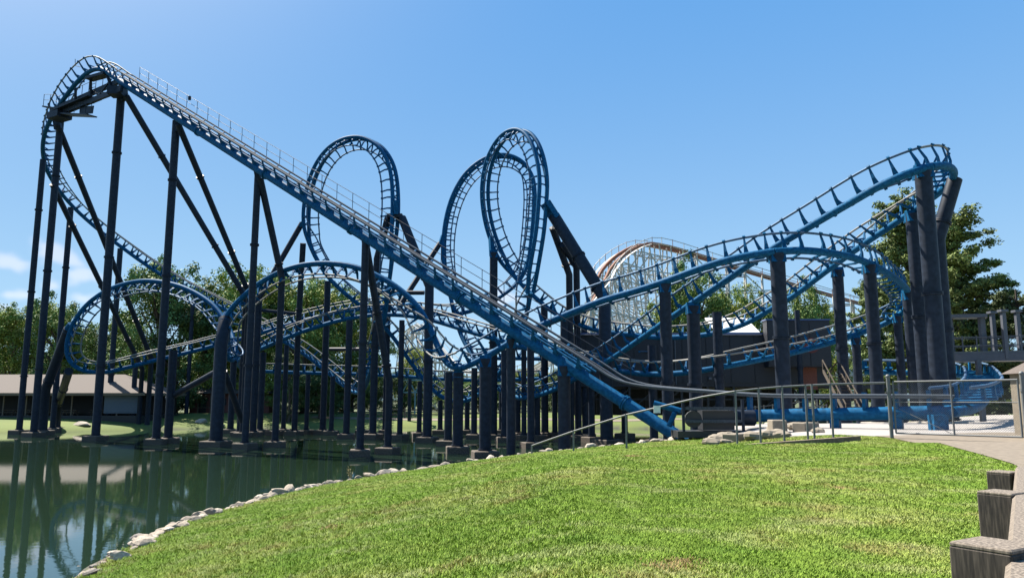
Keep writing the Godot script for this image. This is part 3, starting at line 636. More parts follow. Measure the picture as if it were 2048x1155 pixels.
func build_coaster() -> void:
	coaster = thing("roller_coaster", "blue steel looping roller coaster on dark columns standing in the pond", "roller coaster")
	M.tie = tie_shape(false)
	M.tie_twin = tie_shape(true)
	var b := MB.new()
	b.prism([Vector3(-0.20, 0.2, 0.22), Vector3(-0.20, 0.2, -0.22), Vector3(0.20, 0.2, -0.22), Vector3(0.20, 0.2, 0.22)], [Vector3(-0.50, 0.58, 0.06), Vector3(-0.50, 0.58, -0.06), Vector3(0.50, 0.58, -0.06), Vector3(0.50, 0.58, 0.06)])
	for s: float in [-1.0, 1.0]:
		b.prism([Vector3(s * 0.5, 0.5, 0.07), Vector3(s * 0.5, 0.5, -0.07), Vector3(s * 0.36, 0.5, -0.07), Vector3(s * 0.36, 0.5, 0.07)], [Vector3(s * 0.84, 1.02, 0.07), Vector3(s * 0.84, 1.02, -0.07), Vector3(s * 0.70, 0.95, -0.07), Vector3(s * 0.70, 0.95, 0.07)])
	M.tie_lift = b.mesh()
	b = MB.new()
	b.box(Transform3D(Basis.from_scale(Vector3(1.7, 0.16, 0.5)), Vector3(0, 0.34, 0)))
	for s: float in [-1.0, 1.0]:
		b.box(Transform3D(Basis.from_scale(Vector3(0.14, 0.62, 0.2)), Vector3(0.74 * s, 0.70, 0)))
	M.tie_plate = b.mesh()
	build_lift()
	var labels := {"first_drop": "first drop curling down from the summit behind the lift hill", "tall_loop": "tall open blue loop behind the middle of the lift hill", "steep_loop": "narrow blue loop seen nearly edge-on at the centre", "rear_loop": "blue loop standing behind the narrow loop", "small_corkscrew": "smaller blue corkscrew hump at the left over the water", "large_corkscrew": "larger blue corkscrew hump left of centre", "high_turnaround": "highest banked turn climbing to the upper right", "near_turnaround": "lower banked turn curling round at the right"}
	for k: String in TRACKS:
		var t: Dictionary = TRACKS[k]
		build_track(k, t, labels.get(k, ""), 1.05 if t.tw == 1 else (2.1 if k == "transfer_curve" else 1.22), 0.23, true)
	# level tube and its uprights behind the fence
	var flat := Node3D.new()
	flat.name = "level_track"
	coaster.add_child(flat, true)
	var f0 := Vector3(11.15, 3.02, -38.1)
	var f1: Vector3 = TRACKS["transfer_curve"]["p"][0]
	put(flat, "spine", tube_mesh([f0, f1], 0.30, 18), M.blue)
	for k in 7:
		var q := f0.lerp(f1, (k + 0.35) / 7.0)
		beam(flat, "upright", q + Vector3(0.0, 0.2, 0), q + Vector3(0.0, 0.95, 0), 0.5, 0.14, M.blue, Vector3(0.82, 0, 0.57))
		if k % 2 == 1:
			beam(flat, "leg", q - Vector3(0, 0.2, 0), Vector3(q.x, land(q.x, q.z) - 0.1, q.z), 0.5, 0.4, M.blue, Vector3(0.82, 0, 0.57))
	beam(flat, "leg", f1 - Vector3(0.9, 0.1, -0.5), Vector3(f1.x - 0.9, land(f1.x, f1.z) - 0.1, f1.z + 0.5), 0.6, 0.5, M.blue)
	for s in COLUMNS: build_column(s)
	for e in BRACES: rod(coaster, "brace", e[0], e[1], e[2], M.column)
	build_summit()
	commit_ties()

# ------------------------------------------------------------------ trees
func leaf_cloud(r: RandomNumberGenerator, clumps: Array, per: int, leaf: float, flat := 1.0) -> ArrayMesh:
	# clumps: [centre, radius, tone]
	var v := PackedVector3Array(); var nn := PackedVector3Array(); var cc := PackedColorArray()
	for cl in clumps:
		var ctr: Vector3 = cl[0]
		var rad: float = cl[1]
		var base: Color = cl[2]
		for k in per:
			var dir := Vector3(r.randfn(), r.randfn(), r.randfn()).normalized()
			var rr := rad * pow(r.randf(), 0.45)
			var p := ctr + Vector3(dir.x, dir.y * flat, dir.z) * rr
			var nrm := (dir + Vector3(r.randfn(), r.randfn(), r.randfn()) * 0.55 + Vector3(0, 0.35, 0)).normalized()
			var tx := nrm.cross(Vector3(r.randfn(), r.randfn(), r.randfn())).normalized()
			var ty := nrm.cross(tx)
			var s := leaf * r.randf_range(0.6, 1.3)
			var a := p + tx * s
			var b := p + ty * s * 0.55
			var c := p - tx * s
			var d := p - ty * s * 0.55
			var f := r.randf_range(0.72, 1.3)
			var col := Color(base.r * f, base.g * f, base.b * f)
			for q in [a, c, b, a, d, c]:
				v.append(q); nn.append(nrm); cc.append(col)
	var ar := []
	ar.resize(Mesh.ARRAY_MAX)
	ar[Mesh.ARRAY_VERTEX] = v; ar[Mesh.ARRAY_NORMAL] = nn; ar[Mesh.ARRAY_COLOR] = cc
	var m := ArrayMesh.new()
	m.add_surface_from_arrays(Mesh.PRIMITIVE_TRIANGLES, ar)
	return m

func limb_mesh(list: Array) -> ArrayMesh:
	var st := SurfaceTool.new()
	st.begin(Mesh.PRIMITIVE_TRIANGLES)
	for l in list:
		st.append_from(tube_mesh(l[0], l[1], 7, l[2]), 0, Transform3D.IDENTITY)
	return st.commit()

func broad_tree(seed_: int, tone: Color, wide: float, low: float, clump_n := 230, per := 105) -> Array:   # unit height
	var r := RandomNumberGenerator.new()
	r.seed = seed_
	var limbs := [[[Vector3(0, -0.02, 0), Vector3(0.01, 0.25, 0), Vector3(0, 0.55, 0.01), Vector3(0.01, 0.85, 0)], 0.024, 0.006]]
	var clumps := []
	var lobes := []
	for k in 15:
		var a := r.randf() * TAU
		var y := lerpf(low + 0.10, 0.88, r.randf())
		var reach := wide * (0.25 + 0.75 * sqrt(maxf(0.0, 1.0 - pow((y - 0.5) / 0.52, 2)))) * r.randf_range(0.45, 0.8)
		lobes.append([Vector3(cos(a) * reach, y, sin(a) * reach), r.randf_range(0.09, 0.16)])
		limbs.append([[Vector3(0, maxf(0.02, y - 0.22), 0), Vector3(cos(a) * reach * 0.5, y - 0.09, sin(a) * reach * 0.5), Vector3(cos(a) * reach, y, sin(a) * reach)], 0.011, 0.003])
	lobes.append([Vector3(0, 0.86, 0), 0.13]); lobes.append([Vector3(0, 0.62, 0), 0.17])
	for k in clump_n:
		var lb: Array = lobes[r.randi() % lobes.size()]
		var dir := Vector3(r.randfn(), r.randfn(), r.randfn()).normalized()
		var p: Vector3 = lb[0] + dir * lb[1] * r.randf_range(0.45, 1.15) * Vector3(1.15, 0.85, 1.15)
		if p.y < low: p.y = low + r.randf() * 0.06
		var f := r.randf_range(0.75, 1.25)
		var warm := r.randf_range(-0.1, 0.25)
		clumps.append([p, r.randf_range(0.030, 0.062), Color(tone.r * f * (1 + warm), tone.g * f, tone.b * f * (1 - warm))])
	return [limb_mesh(limbs), leaf_cloud(r, clumps, per, 0.0088)]

func pine_tree(seed_: int, tone: Color, wide: float, low: float, whorls: int, per: int, lean := 0.0) -> Array:
	var r := RandomNumberGenerator.new()
	r.seed = seed_
	var limbs := [[[Vector3(0, -0.02, 0), Vector3(lean * 0.2, 0.4, 0), Vector3(lean * 0.6, 0.75, 0), Vector3(lean, 0.99, 0)], 0.021, 0.004]]
	var clumps := []
	for w in whorls:
		var t := (w + r.randf_range(-0.3, 0.3)) / whorls
		var y := lerpf(low, 0.97, clampf(t, 0, 1))
		var env := wide * sin(clampf(0.22 + 0.78 * (1.0 - t), 0, 1) * PI * 0.62) * 1.02
		for k in 6:
			var a := r.randf() * TAU
			var reach := env * r.randf_range(0.35, 1.1)
			var root := Vector3(lean * y, y - 0.03, 0)
			var tip := root + Vector3(cos(a) * reach, 0.03 + r.randf_range(-0.02, 0.05), sin(a) * reach)
			limbs.append([[root, root.lerp(tip, 0.5) + Vector3(0, 0.012, 0), tip], 0.006, 0.002])
			var m := 2 + int(reach / 0.035)
			for j in m:
				var q := root.lerp(tip, lerpf(0.4, 1.05, float(j) / maxi(1, m - 1)))
				var f := r.randf_range(0.7, 1.25)
				clumps.append([q + Vector3(r.randfn() * 0.012, r.randfn() * 0.006 + 0.008, r.randfn() * 0.012), r.randf_range(0.024, 0.046), Color(tone.r * f, tone.g * f, tone.b * f)])
	return [limb_mesh(limbs), leaf_cloud(r, clumps, per, 0.0075, 0.6)]

func plant(kind: Array, called: String, label: String, x: float, z: float, top: float, group := "", category := "tree", turn := 0.0, spread := 1.0) -> Node3D:
	var y := land(x, z) - 0.05
	var t := thing(called, label, category, Vector3(x, y, z), turn, group)
	var h := top - y
	t.scale = Vector3(h * spread, h, h * spread)
	put(t, "trunk", kind[0], M.bark)
	put(t, "crown", kind[1], M.leaf)
	return t

# ------------------------------------------------------------------ ready
func _ready() -> void:
	# camera
	var cam := Camera3D.new()
	cam.name = "camera"
	cam.position = Vector3(0, 3.8, 0)
	cam.rotation_degrees = Vector3(8.15, 0, 0)
	cam.fov = 40.93
	cam.near = 0.1
	cam.far = 3000
	add_child(cam)
	cam.current = true
	# sky and exposure
	var env := Environment.new()
	env.background_mode = Environment.BG_SKY
	var sky := Sky.new()
	sky.sky_material = make_sky()
	env.sky = sky
	env.tonemap_mode = Environment.TONE_MAPPER_LINEAR
	env.tonemap_exposure = 2.9
	env.background_energy_multiplier = 0.385
	env.sdfgi_enabled = true
	env.ssao_enabled = true
	env.ssil_enabled = true
	var we := WorldEnvironment.new()
	we.name = "world"
	we.environment = env
	add_child(we)
	# sun, high and behind the ride to the left
	var sun := DirectionalLight3D.new()
	sun.name = "sun"
	sun.light_energy = 1.6
	sun.light_color = Color(1.0, 0.97, 0.92)
	sun.light_angular_distance = 0.5
	sun.shadow_enabled = true
	add_child(sun)
	sun.look_at_from_position(Vector3(-0.44, 0.80, -0.40) * 50.0, Vector3.ZERO, Vector3.UP)

	UBOX = BoxMesh.new()
	UBOX.size = Vector3.ONE
	UCYL = CylinderMesh.new()
	UCYL.top_radius = 1.0; UCYL.bottom_radius = 1.0; UCYL.height = 1.0
	UCYL.radial_segments = 14; UCYL.rings = 0
	materials()
	build_ground()
	build_coaster()
	build_buildings()
	build_fences()
	build_wooden_coaster()
	build_trees()
	build_shore()
	build_grass()

func make_sky() -> Material:
	var m := ProceduralSkyMaterial.new()
	m.sky_top_color = Color(0.33, 0.60, 0.87)
	m.sky_horizon_color = Color(0.76, 0.90, 0.975)
	m.sky_curve = 0.17
	m.ground_horizon_color = Color(0.55, 0.66, 0.62)
	m.ground_bottom_color = Color(0.20, 0.24, 0.16)
	m.sun_angle_max = 90.0
	m.sun_curve = 0.22
	# loose fair-weather cumulus low over the whole horizon
	var w := 2048
	var h := 1024
	var img := Image.create_empty(w, h, false, Image.FORMAT_RGBA8)
	img.fill(Color(1, 1, 1, 0))
	var r := RandomNumberGenerator.new()
	r.seed = 4
	var f := FastNoiseLite.new()
	f.seed = 9; f.frequency = 0.03; f.fractal_octaves = 5
	var puffs := []
	# azimuth (degrees, 0 ahead, right positive), elevation, half width, half height
	for p in [[-31.6, 9.3, 1.6, 0.75], [-30.2, 8.9, 1.2, 0.5], [-33.4, 8.6, 1.5, 0.6], [-29.6, 8.0, 1.9, 0.6], [-29.2, 6.6, 1.0, 0.35], [-32.8, 6.5, 0.9, 0.3], [-33.6, 5.8, 1.3, 0.35], [-31.2, 7.2, 0.7, 0.3], [-0.9, 7.6, 1.4, 0.9]]:
		puffs.append(p)
	for k in 46:
		var az := r.randf_range(44, 316)
		puffs.append([az, r.randf_range(5, 14), r.randf_range(1.2, 4.0), r.randf_range(0.4, 1.1)])
	for p in puffs:
		var cx: float = fposmod(p[0] / 360.0 * w, w)
		var cy: float = (0.5 - p[1] / 180.0) * h
		var rx: float = p[2] / 360.0 * w * 1.15
		var ry: float = p[3] / 180.0 * h * 1.35
		for yy in range(int(cy - ry), int(cy + ry) + 1):
			for xx in range(int(cx - rx), int(cx + rx) + 1):
				var e := Vector2((xx - cx) / rx, (yy - cy) / ry)
				var q := 1.0 - e.length() + f.get_noise_2d(xx * 2.6, yy * 4.2) * 0.75
				var al := smoothstep(0.12, 0.75, q)
				if al > 0.0:
					var X := posmod(xx, w)
					var old := img.get_pixel(X, yy).a
					img.set_pixel(X, yy, Color(1, 0.99, 0.98, maxf(old, al * 0.8)))
	m.sky_cover = ImageTexture.create_from_image(img)
	m.sky_cover_modulate = Color(0.62, 0.50, 0.40)
	return m

func materials() -> void:
	var m: StandardMaterial3D
	m = mat("blue", lin(0.0095, 0.0830, 0.1820), 0.55, 0.0, 0.34, 0.4)
	m.metallic_specular = 0.15
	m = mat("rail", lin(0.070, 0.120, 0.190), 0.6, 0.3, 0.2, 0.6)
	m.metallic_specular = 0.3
	m = mat("rail_pale", lin(0.190, 0.185, 0.170), 0.65, 0.1, 0.15, 0.6)  # lighter rail tone with the sunlight painted in
	m = mat("rail_bright", lin(0.075, 0.088, 0.105), 0.8, 0.1, 0.15, 0.6)
	m.metallic_specular = 0.15
	m = mat("steel", lin(0.070, 0.080, 0.095), 0.75, 0.5, 0.2, 0.7)
	m.metallic_specular = 0.2
	m = mat("column", lin(0.0160, 0.0225, 0.0360), 0.5, 0.0, 0.28, 0.22)
	m.metallic_specular = 0.3
	m = mat("concrete", lin(0.304, 0.272, 0.232), 0.9, 0.0, 0.25, 0.6)
	m = mat("concrete_wet", lin(0.085, 0.066, 0.050), 0.85, 0.0, 0.4, 0.8)
	m = mat("bark", lin(0.08, 0.06, 0.045), 0.9, 0.0)
	m = mat("black", lin(0.016, 0.017, 0.02), 0.55)
	m = mat("station", lin(0.012, 0.014, 0.021), 0.6, 0.0, 0.15, 0.4)
	m = mat("trim_blue", lin(0.035, 0.07, 0.19), 0.4)
	m = mat("white", lin(0.633, 0.633, 0.616), 0.6, 0.0, 0.06, 0.5)
	m = mat("white_wood", lin(0.4700, 0.4600, 0.4300), 0.75, 0.0, 0.12, 0.5)
	m = mat("red_wood", lin(0.2100, 0.0980, 0.0620), 0.8, 0.0, 0.2, 0.5)
	m = mat("red", lin(0.1000, 0.0120, 0.0100), 0.6)
	m = mat("brick_red", lin(0.16, 0.055, 0.04), 0.85, 0.0, 0.2, 0.5)
	m = mat("roof", lin(0.0880, 0.0700, 0.0600), 0.9, 0.0, 0.16, 0.8)
	m = mat("grey_blue", lin(0.1000, 0.1250, 0.1600), 0.8, 0.0, 0.08, 0.5)
	m = mat("grey_paint", lin(0.0750, 0.0820, 0.1000), 0.5, 0.0, 0.1, 0.5)
	m = mat("galvanised", lin(0.1300, 0.1350, 0.1350), 0.6, 0.15, 0.12, 1.5)
	m = mat("tan", lin(0.1900, 0.1600, 0.1200), 0.9, 0.0, 0.1, 0.5)
	m = mat("old_wood", lin(0.153, 0.113, 0.077), 0.9, 0.0, 0.3, 0.7)
	m = mat("stair_wood", lin(0.07, 0.055, 0.04), 0.9, 0.0, 0.25, 0.7)
	m = mat("teal", lin(0.16, 0.28, 0.30), 0.6)
	m = mat("path", lin(0.1550, 0.1270, 0.0950), 0.95, 0.0, 0.14, 0.35)
	m = mat("gravel", lin(0.270, 0.250, 0.232), 0.95, 0.0, 0.45, 0.7, 0.12)
	m = mat("rock", lin(0.40, 0.36, 0.30), 0.9, 0.0, 0.3, 1.1, 0.02)
	m = mat("soil", lin(0.20, 0.13, 0.075), 0.95, 0.0, 0.4, 1.0, 0.05)
	m = mat("weed", lin(0.26, 0.22, 0.09), 0.8)
	m.backlight = Color(0.4, 0.35, 0.15)
	m = mat("leaf", Color.WHITE, 0.7)
	m.metallic_specular = 0.3
	m.vertex_color_use_as_albedo = true
	m.backlight = Color(0.8, 0.9, 0.42)
	m = mat("grass_blade", Color.WHITE, 0.85)
	m.metallic_specular = 0.2
	m.vertex_color_use_as_albedo = true
	m.backlight = Color(0.7, 0.8, 0.3)
	# weathered timber: long grain
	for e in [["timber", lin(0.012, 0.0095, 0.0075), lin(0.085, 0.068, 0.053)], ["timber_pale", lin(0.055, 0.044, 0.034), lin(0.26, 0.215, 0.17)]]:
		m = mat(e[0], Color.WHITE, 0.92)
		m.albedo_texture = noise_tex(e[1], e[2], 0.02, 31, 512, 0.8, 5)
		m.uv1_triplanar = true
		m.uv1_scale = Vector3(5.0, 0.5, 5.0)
	# ground sheet
	m = mat("ground", Color.WHITE, 0.95)
	m.vertex_color_use_as_albedo = true
	m.albedo_texture = noise_tex(Color(0.78, 0.78, 0.78), Color(1, 1, 1), 0.03, 77, 512, 0.7, 5)
	m.uv1_triplanar = true
	m.uv1_world_triplanar = true
	m.uv1_scale = Vector3.ONE * 0.6
	# pond
	m = mat("water", lin(0.012, 0.025, 0.014), 0.03)
	m.metallic_specular = 0.5
	var f := FastNoiseLite.new()
	f.seed = 5; f.frequency = 0.012; f.fractal_octaves = 3
	var nt := NoiseTexture2D.new()
	nt.width = 1024; nt.height = 1024; nt.seamless = true; nt.noise = f
	nt.as_normal_map = true
	nt.bump_strength = 2.0
	m.normal_enabled = true
	m.normal_texture = nt
	m.normal_scale = 0.05
	m.uv1_triplanar = true
	m.uv1_world_triplanar = true
	m.uv1_scale = Vector3.ONE * 0.22

func axis(stops: Array) -> Array:   # [from, to, step] runs
	var out := []
	for s in stops:
		var k := maxi(1, roundi((s[1] - s[0]) / s[2]))
		for i in k: out.append(lerpf(s[0], s[1], float(i) / k))
	out.append(stops[stops.size() - 1][1])
	return out

func build_ground() -> void:
	var xs := axis([[-900, -140, 95], [-140, -60, 8], [-60, -16, 3], [-16, 22, 0.7], [22, 60, 3], [60, 140, 10], [140, 900, 95]])
	var zs := axis([[-1500, -260, 124], [-260, -130, 13], [-130, -84, 2.2], [-84, -50, 3], [-50, 2, 0.7], [2, 30, 4], [30, 300, 60]])
	var st := SurfaceTool.new()
	st.begin(Mesh.PRIMITIVE_TRIANGLES)
	var fn := FastNoiseLite.new()
	fn.seed = 12; fn.frequency = 0.09
	for z: float in zs:
		for x: float in xs:
			var y := land(x, z)
			var k := fn.get_noise_2d(x, z)
			var c := Color(0.09 + 0.03 * k, 0.13 + 0.02 * k, 0.02)
			if y < 0.06: c = Color(0.05, 0.05, 0.035)
			elif z > -45.0 and x < 14.0 and x > -20.0 and pond_dist(x, z) < 1.6 + 0.5 * k: c = Color(0.13, 0.085, 0.05)
			elif z < -128 or absf(x) > 75: c = Color(0.07, 0.09, 0.03)
			elif z < -80:
				c = Color(0.11 + 0.04 * k, 0.15 + 0.03 * k, 0.025)
			st.set_color(c)
			st.add_vertex(Vector3(x, y, z))
	var w := xs.size()
	for j in zs.size() - 1:
		for i in w - 1:
			var a := j * w + i
			for q in [a, a + 1, a + w, a + 1, a + w + 1, a + w]: st.add_index(q)
	st.generate_normals()
	put(self, "ground", st.commit(), M.ground).set_meta("kind", "structure")
	var poly := PackedVector2Array()
	for p in POND: poly.append(p)
	var grown := Geometry2D.offset_polygon(poly, 0.6)[0]
	var tr := Geometry2D.triangulate_polygon(grown)
	var b := MB.new()
	for k in range(0, tr.size(), 3):
		var q := [grown[tr[k]], grown[tr[k + 1]], grown[tr[k + 2]]]
		b.tri(Vector3(q[0].x, 0, q[0].y), Vector3(q[1].x, 0, q[1].y), Vector3(q[2].x, 0, q[2].y), Vector3.UP)
	put(self, "water", b.mesh(), M.water).set_meta("kind", "structure")
	drape("path", PATH, 0.8, 0.03, M.path)
	drape("gravel", GRAVEL, 1.2, 0.02, M.gravel)
	drape("far_path", P2([-30, -116.2, 0, -112.6, 22, -108.5, 30, -104, 30, -106.2, 22, -110.6, 0, -114.8, -30, -118.4]), 2.0, 0.03, M.path)

var PATH := P2([13.0, -28.2, 13.2, -27.2, 12.6, -24.0, 11.7, -20.5, 10.9, -17.2, 9.0, -12.6, 7.2, -9.2, 5.0, -6.0, 6.2, -5.0, 12, -8, 30, -16, 30, -29.5, 18, -29.8])
var GRAVEL := P2([9.6, -37.0, 10.5, -30.4, 13.0, -28.2, 18, -29.8, 30, -29.5, 46, -40, 46, -70, 24, -70, 16, -58, 12.8, -45])

func build_buildings() -> void:
	# picnic pavilion across the water
	var y0 := 1.7
	var t := thing("picnic_pavilion", "long open picnic pavilion with tan hipped roof across the pond", "pavilion", Vector3(-62, y0, -108))
	var x0 := -20.0
	var x1 := 13.0
	var zf := 5.0
	var zb := -6.0
	var b := MB.new()
	var e := 2.95
	var rg := 5.6
	var A := Vector3(x0 - 1, e, zf + 1); var B := Vector3(x1 + 1, e, zf + 1); var Cc := Vector3(x1 + 1, e, zb - 1); var D := Vector3(x0 - 1, e, zb - 1)
	var R0 := Vector3(x0 + 5, rg, -0.5); var R1 := Vector3(x1 - 5, rg, -0.5)
	b.quad(A, R0, R1, B); b.quad(Cc, R1, R0, D); b.tri(B, R1, Cc); b.tri(D, R0, A)
	var dn := Vector3(0, -0.25, 0)
	b.quad(A + dn, B + dn, Cc + dn, D + dn)
	put(t, "roof", b.mesh(), M.roof)
	for q in [[A, B], [B, Cc], [Cc, D], [D, A]]:
		beam(t, "fascia", q[0] + dn * 0.5, q[1] + dn * 0.5, 0.08, 0.34, M.old_wood)
	for k in 12:
		block(t, "post", Vector3(lerpf(x0, x1, k / 11.0), e * 0.5, zf), Vector3(0.14, e, 0.14), M.old_wood)
	block(t, "floor_slab", Vector3((x0 + x1) * 0.5, -0.7, -0.5), Vector3(x1 - x0 + 0.8, 1.5, zf - zb + 0.8), M.black)
	block(t, "back_wall", Vector3((x0 + x1) * 0.5, e * 0.45, zb), Vector3(x1 - x0, e * 0.9, 0.15), M.black)
	block(t, "end_wall", Vector3(x1 - 2.4, e * 0.5 + 0.1, zf + 0.02), Vector3(4.6, e - 0.5, 0.14), M.grey_blue)
	for k in 5:
		block(t, "wall_board", Vector3(x1 - 2.4, 0.7 + k * 0.44, zf + 0.11), Vector3(4.5, 0.36, 0.05), M.grey_blue)
	for k in 9:
		var tb := thing("picnic_table", "dark picnic table standing under the tan pavilion roof", "table", Vector3(-62 + lerpf(x0 + 2, x1 - 7, k / 8.0), y0, -108 + 2.0 + (k % 2) * 1.5), 0.0, "tables in the pavilion")
		block(tb, "table_top", Vector3(0, 0.74, 0), Vector3(1.9, 0.06, 0.75), M.old_wood)
		for s in [-1, 1]:
			block(tb, "bench", Vector3(0, 0.44, 0.7 * s), Vector3(1.9, 0.05, 0.28), M.old_wood)
			beam(tb, "leg", Vector3(0.7 * s, 0, 0.6), Vector3(0.7 * s, 0.72, 0.1), 0.08, 0.08, M.old_wood)
			beam(tb, "leg", Vector3(0.7 * s, 0, -0.6), Vector3(0.7 * s, 0.72, -0.1), 0.08, 0.08, M.old_wood)
	# red-brown cabin
	t = thing("cabin", "small red brown cabin with grey shingle roof behind the columns", "cabin", Vector3(-44.5, 1.7, -126))
	block(t, "wall", Vector3(0, 1.6, 0), Vector3(12.5, 3.2, 6), M.brick_red)
	b = MB.new()
	A = Vector3(-7, 3.1, 4); B = Vector3(7, 3.1, 4); Cc = Vector3(7, 3.1, -4); D = Vector3(-7, 3.1, -4)
	R0 = Vector3(-4.5, 5.1, 0); R1 = Vector3(4.5, 5.1, 0)
	b.quad(A, R0, R1, B); b.quad(Cc, R1, R0, D); b.tri(B, R1, Cc); b.tri(D, R0, A); b.quad(A, B, Cc, D)
	put(t, "roof", b.mesh(), M.roof)
	block(t, "door", Vector3(-4.2, 1.1, 3.04), Vector3(1.2, 2.2, 0.1), M.black)
	block(t, "window", Vector3(-1.2, 1.8, 3.04), Vector3(1.4, 1.0, 0.1), M.black)
	block(t, "window", Vector3(3.2, 1.8, 3.04), Vector3(1.4, 1.0, 0.1), M.black)
	for k in 3:
		block(t, "porch_post", Vector3(-6.6 + k * 2.0, 1.5, 3.8), Vector3(0.16, 3.0, 0.16), M.old_wood)
	beam(t, "porch_rail", Vector3(-6.6, 0.9, 3.8), Vector3(-2.6, 0.9, 3.8), 0.08, 0.1, M.old_wood)
	# loading station
	t = thing("station_building", "dark blue coaster station with a white roof panel behind the columns", "station", Vector3(28.5, 2.5, -78))
	var ly := 2.5
	block(t, "fascia", Vector3(-10.3, 5.2, 0), Vector3(26.4, 5.2, 1.0), M.station)
	block(t, "fascia_trim", Vector3(-13.4, 7.88, 0.02), Vector3(20.2, 0.14, 1.1), M.trim_blue)
	for k in 11:
		block(t, "cladding_panel", Vector3(-22.3 + k * 2.4, 5.3, 0.53), Vector3(2.32, 4.7, 0.06), M.station)
	for k in 3:
		block(t, "parapet_panel", Vector3(-2.25 + k * 2.06, 6.8, 1.83), Vector3(1.98, 4.3, 0.05), M.station)
		block(t, "wall_lamp", Vector3(-18 + k * 4.6, 3.4, 0.66), Vector3(0.3, 0.22, 0.2), M.grey_paint)
	rod(t, "gutter", Vector3(-23.4, 7.72, 0.66), Vector3(-3.5, 7.72, 0.66), 0.07, M.grey_paint)
	rod(t, "downpipe", Vector3(-12.2, 2.8, 0.66), Vector3(-12.2, 7.7, 0.66), 0.06, M.grey_paint)
	block(t, "parapet", Vector3(-0.2, 6.8, 1.2), Vector3(6.2, 4.6, 1.2), M.station)
	block(t, "parapet_trim", Vector3(-0.2, 9.15, 1.22), Vector3(6.4, 0.14, 1.3), M.trim_blue)
	beam(t, "side_fascia", Vector3(2.95, 6.75, 1.0), Vector3(5.0, 6.75, -5), 0.5, 4.5, M.station)
	b = MB.new()
	b.prism([Vector3(-7.7, 7.95, -0.4), Vector3(-3.3, 7.95, -0.4), Vector3(-3.3, 9.9, -5), Vector3(-7.7, 9.9, -5)], [Vector3(-7.7, 8.1, -0.4), Vector3(-3.3, 8.1, -0.4), Vector3(-3.3, 10.05, -5), Vector3(-7.7, 10.05, -5)])
	put(t, "roof_panel", b.mesh(), M.white)
	block(t, "roof", Vector3(-10.3, 7.7, -5), Vector3(26, 0.2, 9), M.black)
	block(t, "platform", Vector3(-6, 2.6, -4.5), Vector3(34, 0.35, 9), M.black)
	block(t, "back_wall", Vector3(-10, 3.6, -9.6), Vector3(26, 8.0, 0.2), M.black)
	for k in 13:
		block(t, "post", Vector3(-22 + k * 2.6, 1.3, 0.3), Vector3(0.22, 2.6, 0.22), M.black)
		block(t, "rear_post", Vector3(-22 + k * 2.6, 1.3, -5), Vector3(0.22, 2.6, 0.22), M.black)
		if k < 12:
			beam(t, "cross_brace", Vector3(-22 + k * 2.6, 0.2, 0.42), Vector3(-19.4 + k * 2.6, 2.4, 0.42), 0.1, 0.1, M.black)
			beam(t, "ledger", Vector3(-22 + k * 2.6, 1.35, 0.2), Vector3(-19.4 + k * 2.6, 1.35, 0.2), 0.08, 0.14, M.black)
	# dim red emblem, a ring of letters worn beyond reading
	put(t, "emblem", disc(0.75, 24), M.red, Transform3D(Basis(Vector3.RIGHT, PI / 2), Vector3(1.0, 6.6, 1.875)))
	block(t, "door_panel", Vector3(1.1, 3.6, 0.60), Vector3(1.5, 2.6, 0.05), M.brick_red)
	t = thing("queue_railing", "pale tiered queue railings under the station platform", "railing", Vector3.ZERO)
	for row in 3:
		var qa := Vector3(17.92,4.26,-66) + Vector3(0, 0, -2.0 * row)
		var qb := Vector3(26.56,4.25,-64) + Vector3(0, 0, -2.0 * row)
		qa.y = land(qa.x, qa.z); qb.y = land(qb.x, qb.z)
		for hh: float in [0.5, 1.05, 1.6]:
			beam(t, "rail", qa + Vector3(0, hh + row * 0.5, 0), qb + Vector3(0, hh + row * 0.5, 0), 0.05, 0.07, M.galvanised)
		for k in 13:
			var q := qa.lerp(qb, k / 12.0)
			beam(t, "post", q, q + Vector3(0, 1.7 + row * 0.5, 0), 0.08, 0.08, M.galvanised)
	# timber stair beside the station
	t = thing("timber_stair", "open wooden stair climbing to the station platform", "stair", pt(24.46,-58, 2.62))
	var s0 := Vector3(0, 0, 2.2)
	var s1 := Vector3(0.35, 3.4, -2.4)
	for s: float in [-0.62, 0.62]:
		beam(t, "stringer", s0 + Vector3(s, 0, 0), s1 + Vector3(s, 0, 0), 0.08, 0.26, M.stair_wood)
		beam(t, "handrail", s0 + Vector3(s, 0.85, 0), s1 + Vector3(s, 0.85, 0), 0.06, 0.08, M.stair_wood)
		for k in 4:
			var q := s0.lerp(s1, k / 3.0) + Vector3(s, 0, 0)
			beam(t, "baluster", q, q + Vector3(0, 0.85, 0), 0.07, 0.07, M.stair_wood)
	for k in 14:
		block(t, "tread", s0.lerp(s1, (k + 0.5) / 14.0) + Vector3(0, 0.05, 0), Vector3(1.2, 0.05, 0.27), M.stair_wood)
	# elevated walkway at the right
	t = thing("elevated_walkway", "grey steel footbridge with railing at the right edge", "footbridge", Vector3.ZERO)
	var wa := Vector3(31.12,6.77,-56)
	var wb := Vector3(36.76,6.69,-52)
	beam(t, "deck_beam", wa, wb, 1.9, 0.55, M.grey_paint)
	beam(t, "deck_edge", wa + Vector3(0, 0.34, 0.9), wb + Vector3(0, 0.34, 0.9), 0.25, 0.12, M.galvanised)
	for k in 9:
		var q := wa.lerp(wb, k / 8.0)
		block(t, "railing_post", q + Vector3(0, 0.9, 0.9), Vector3(0.07, 1.2, 0.07), M.grey_paint)
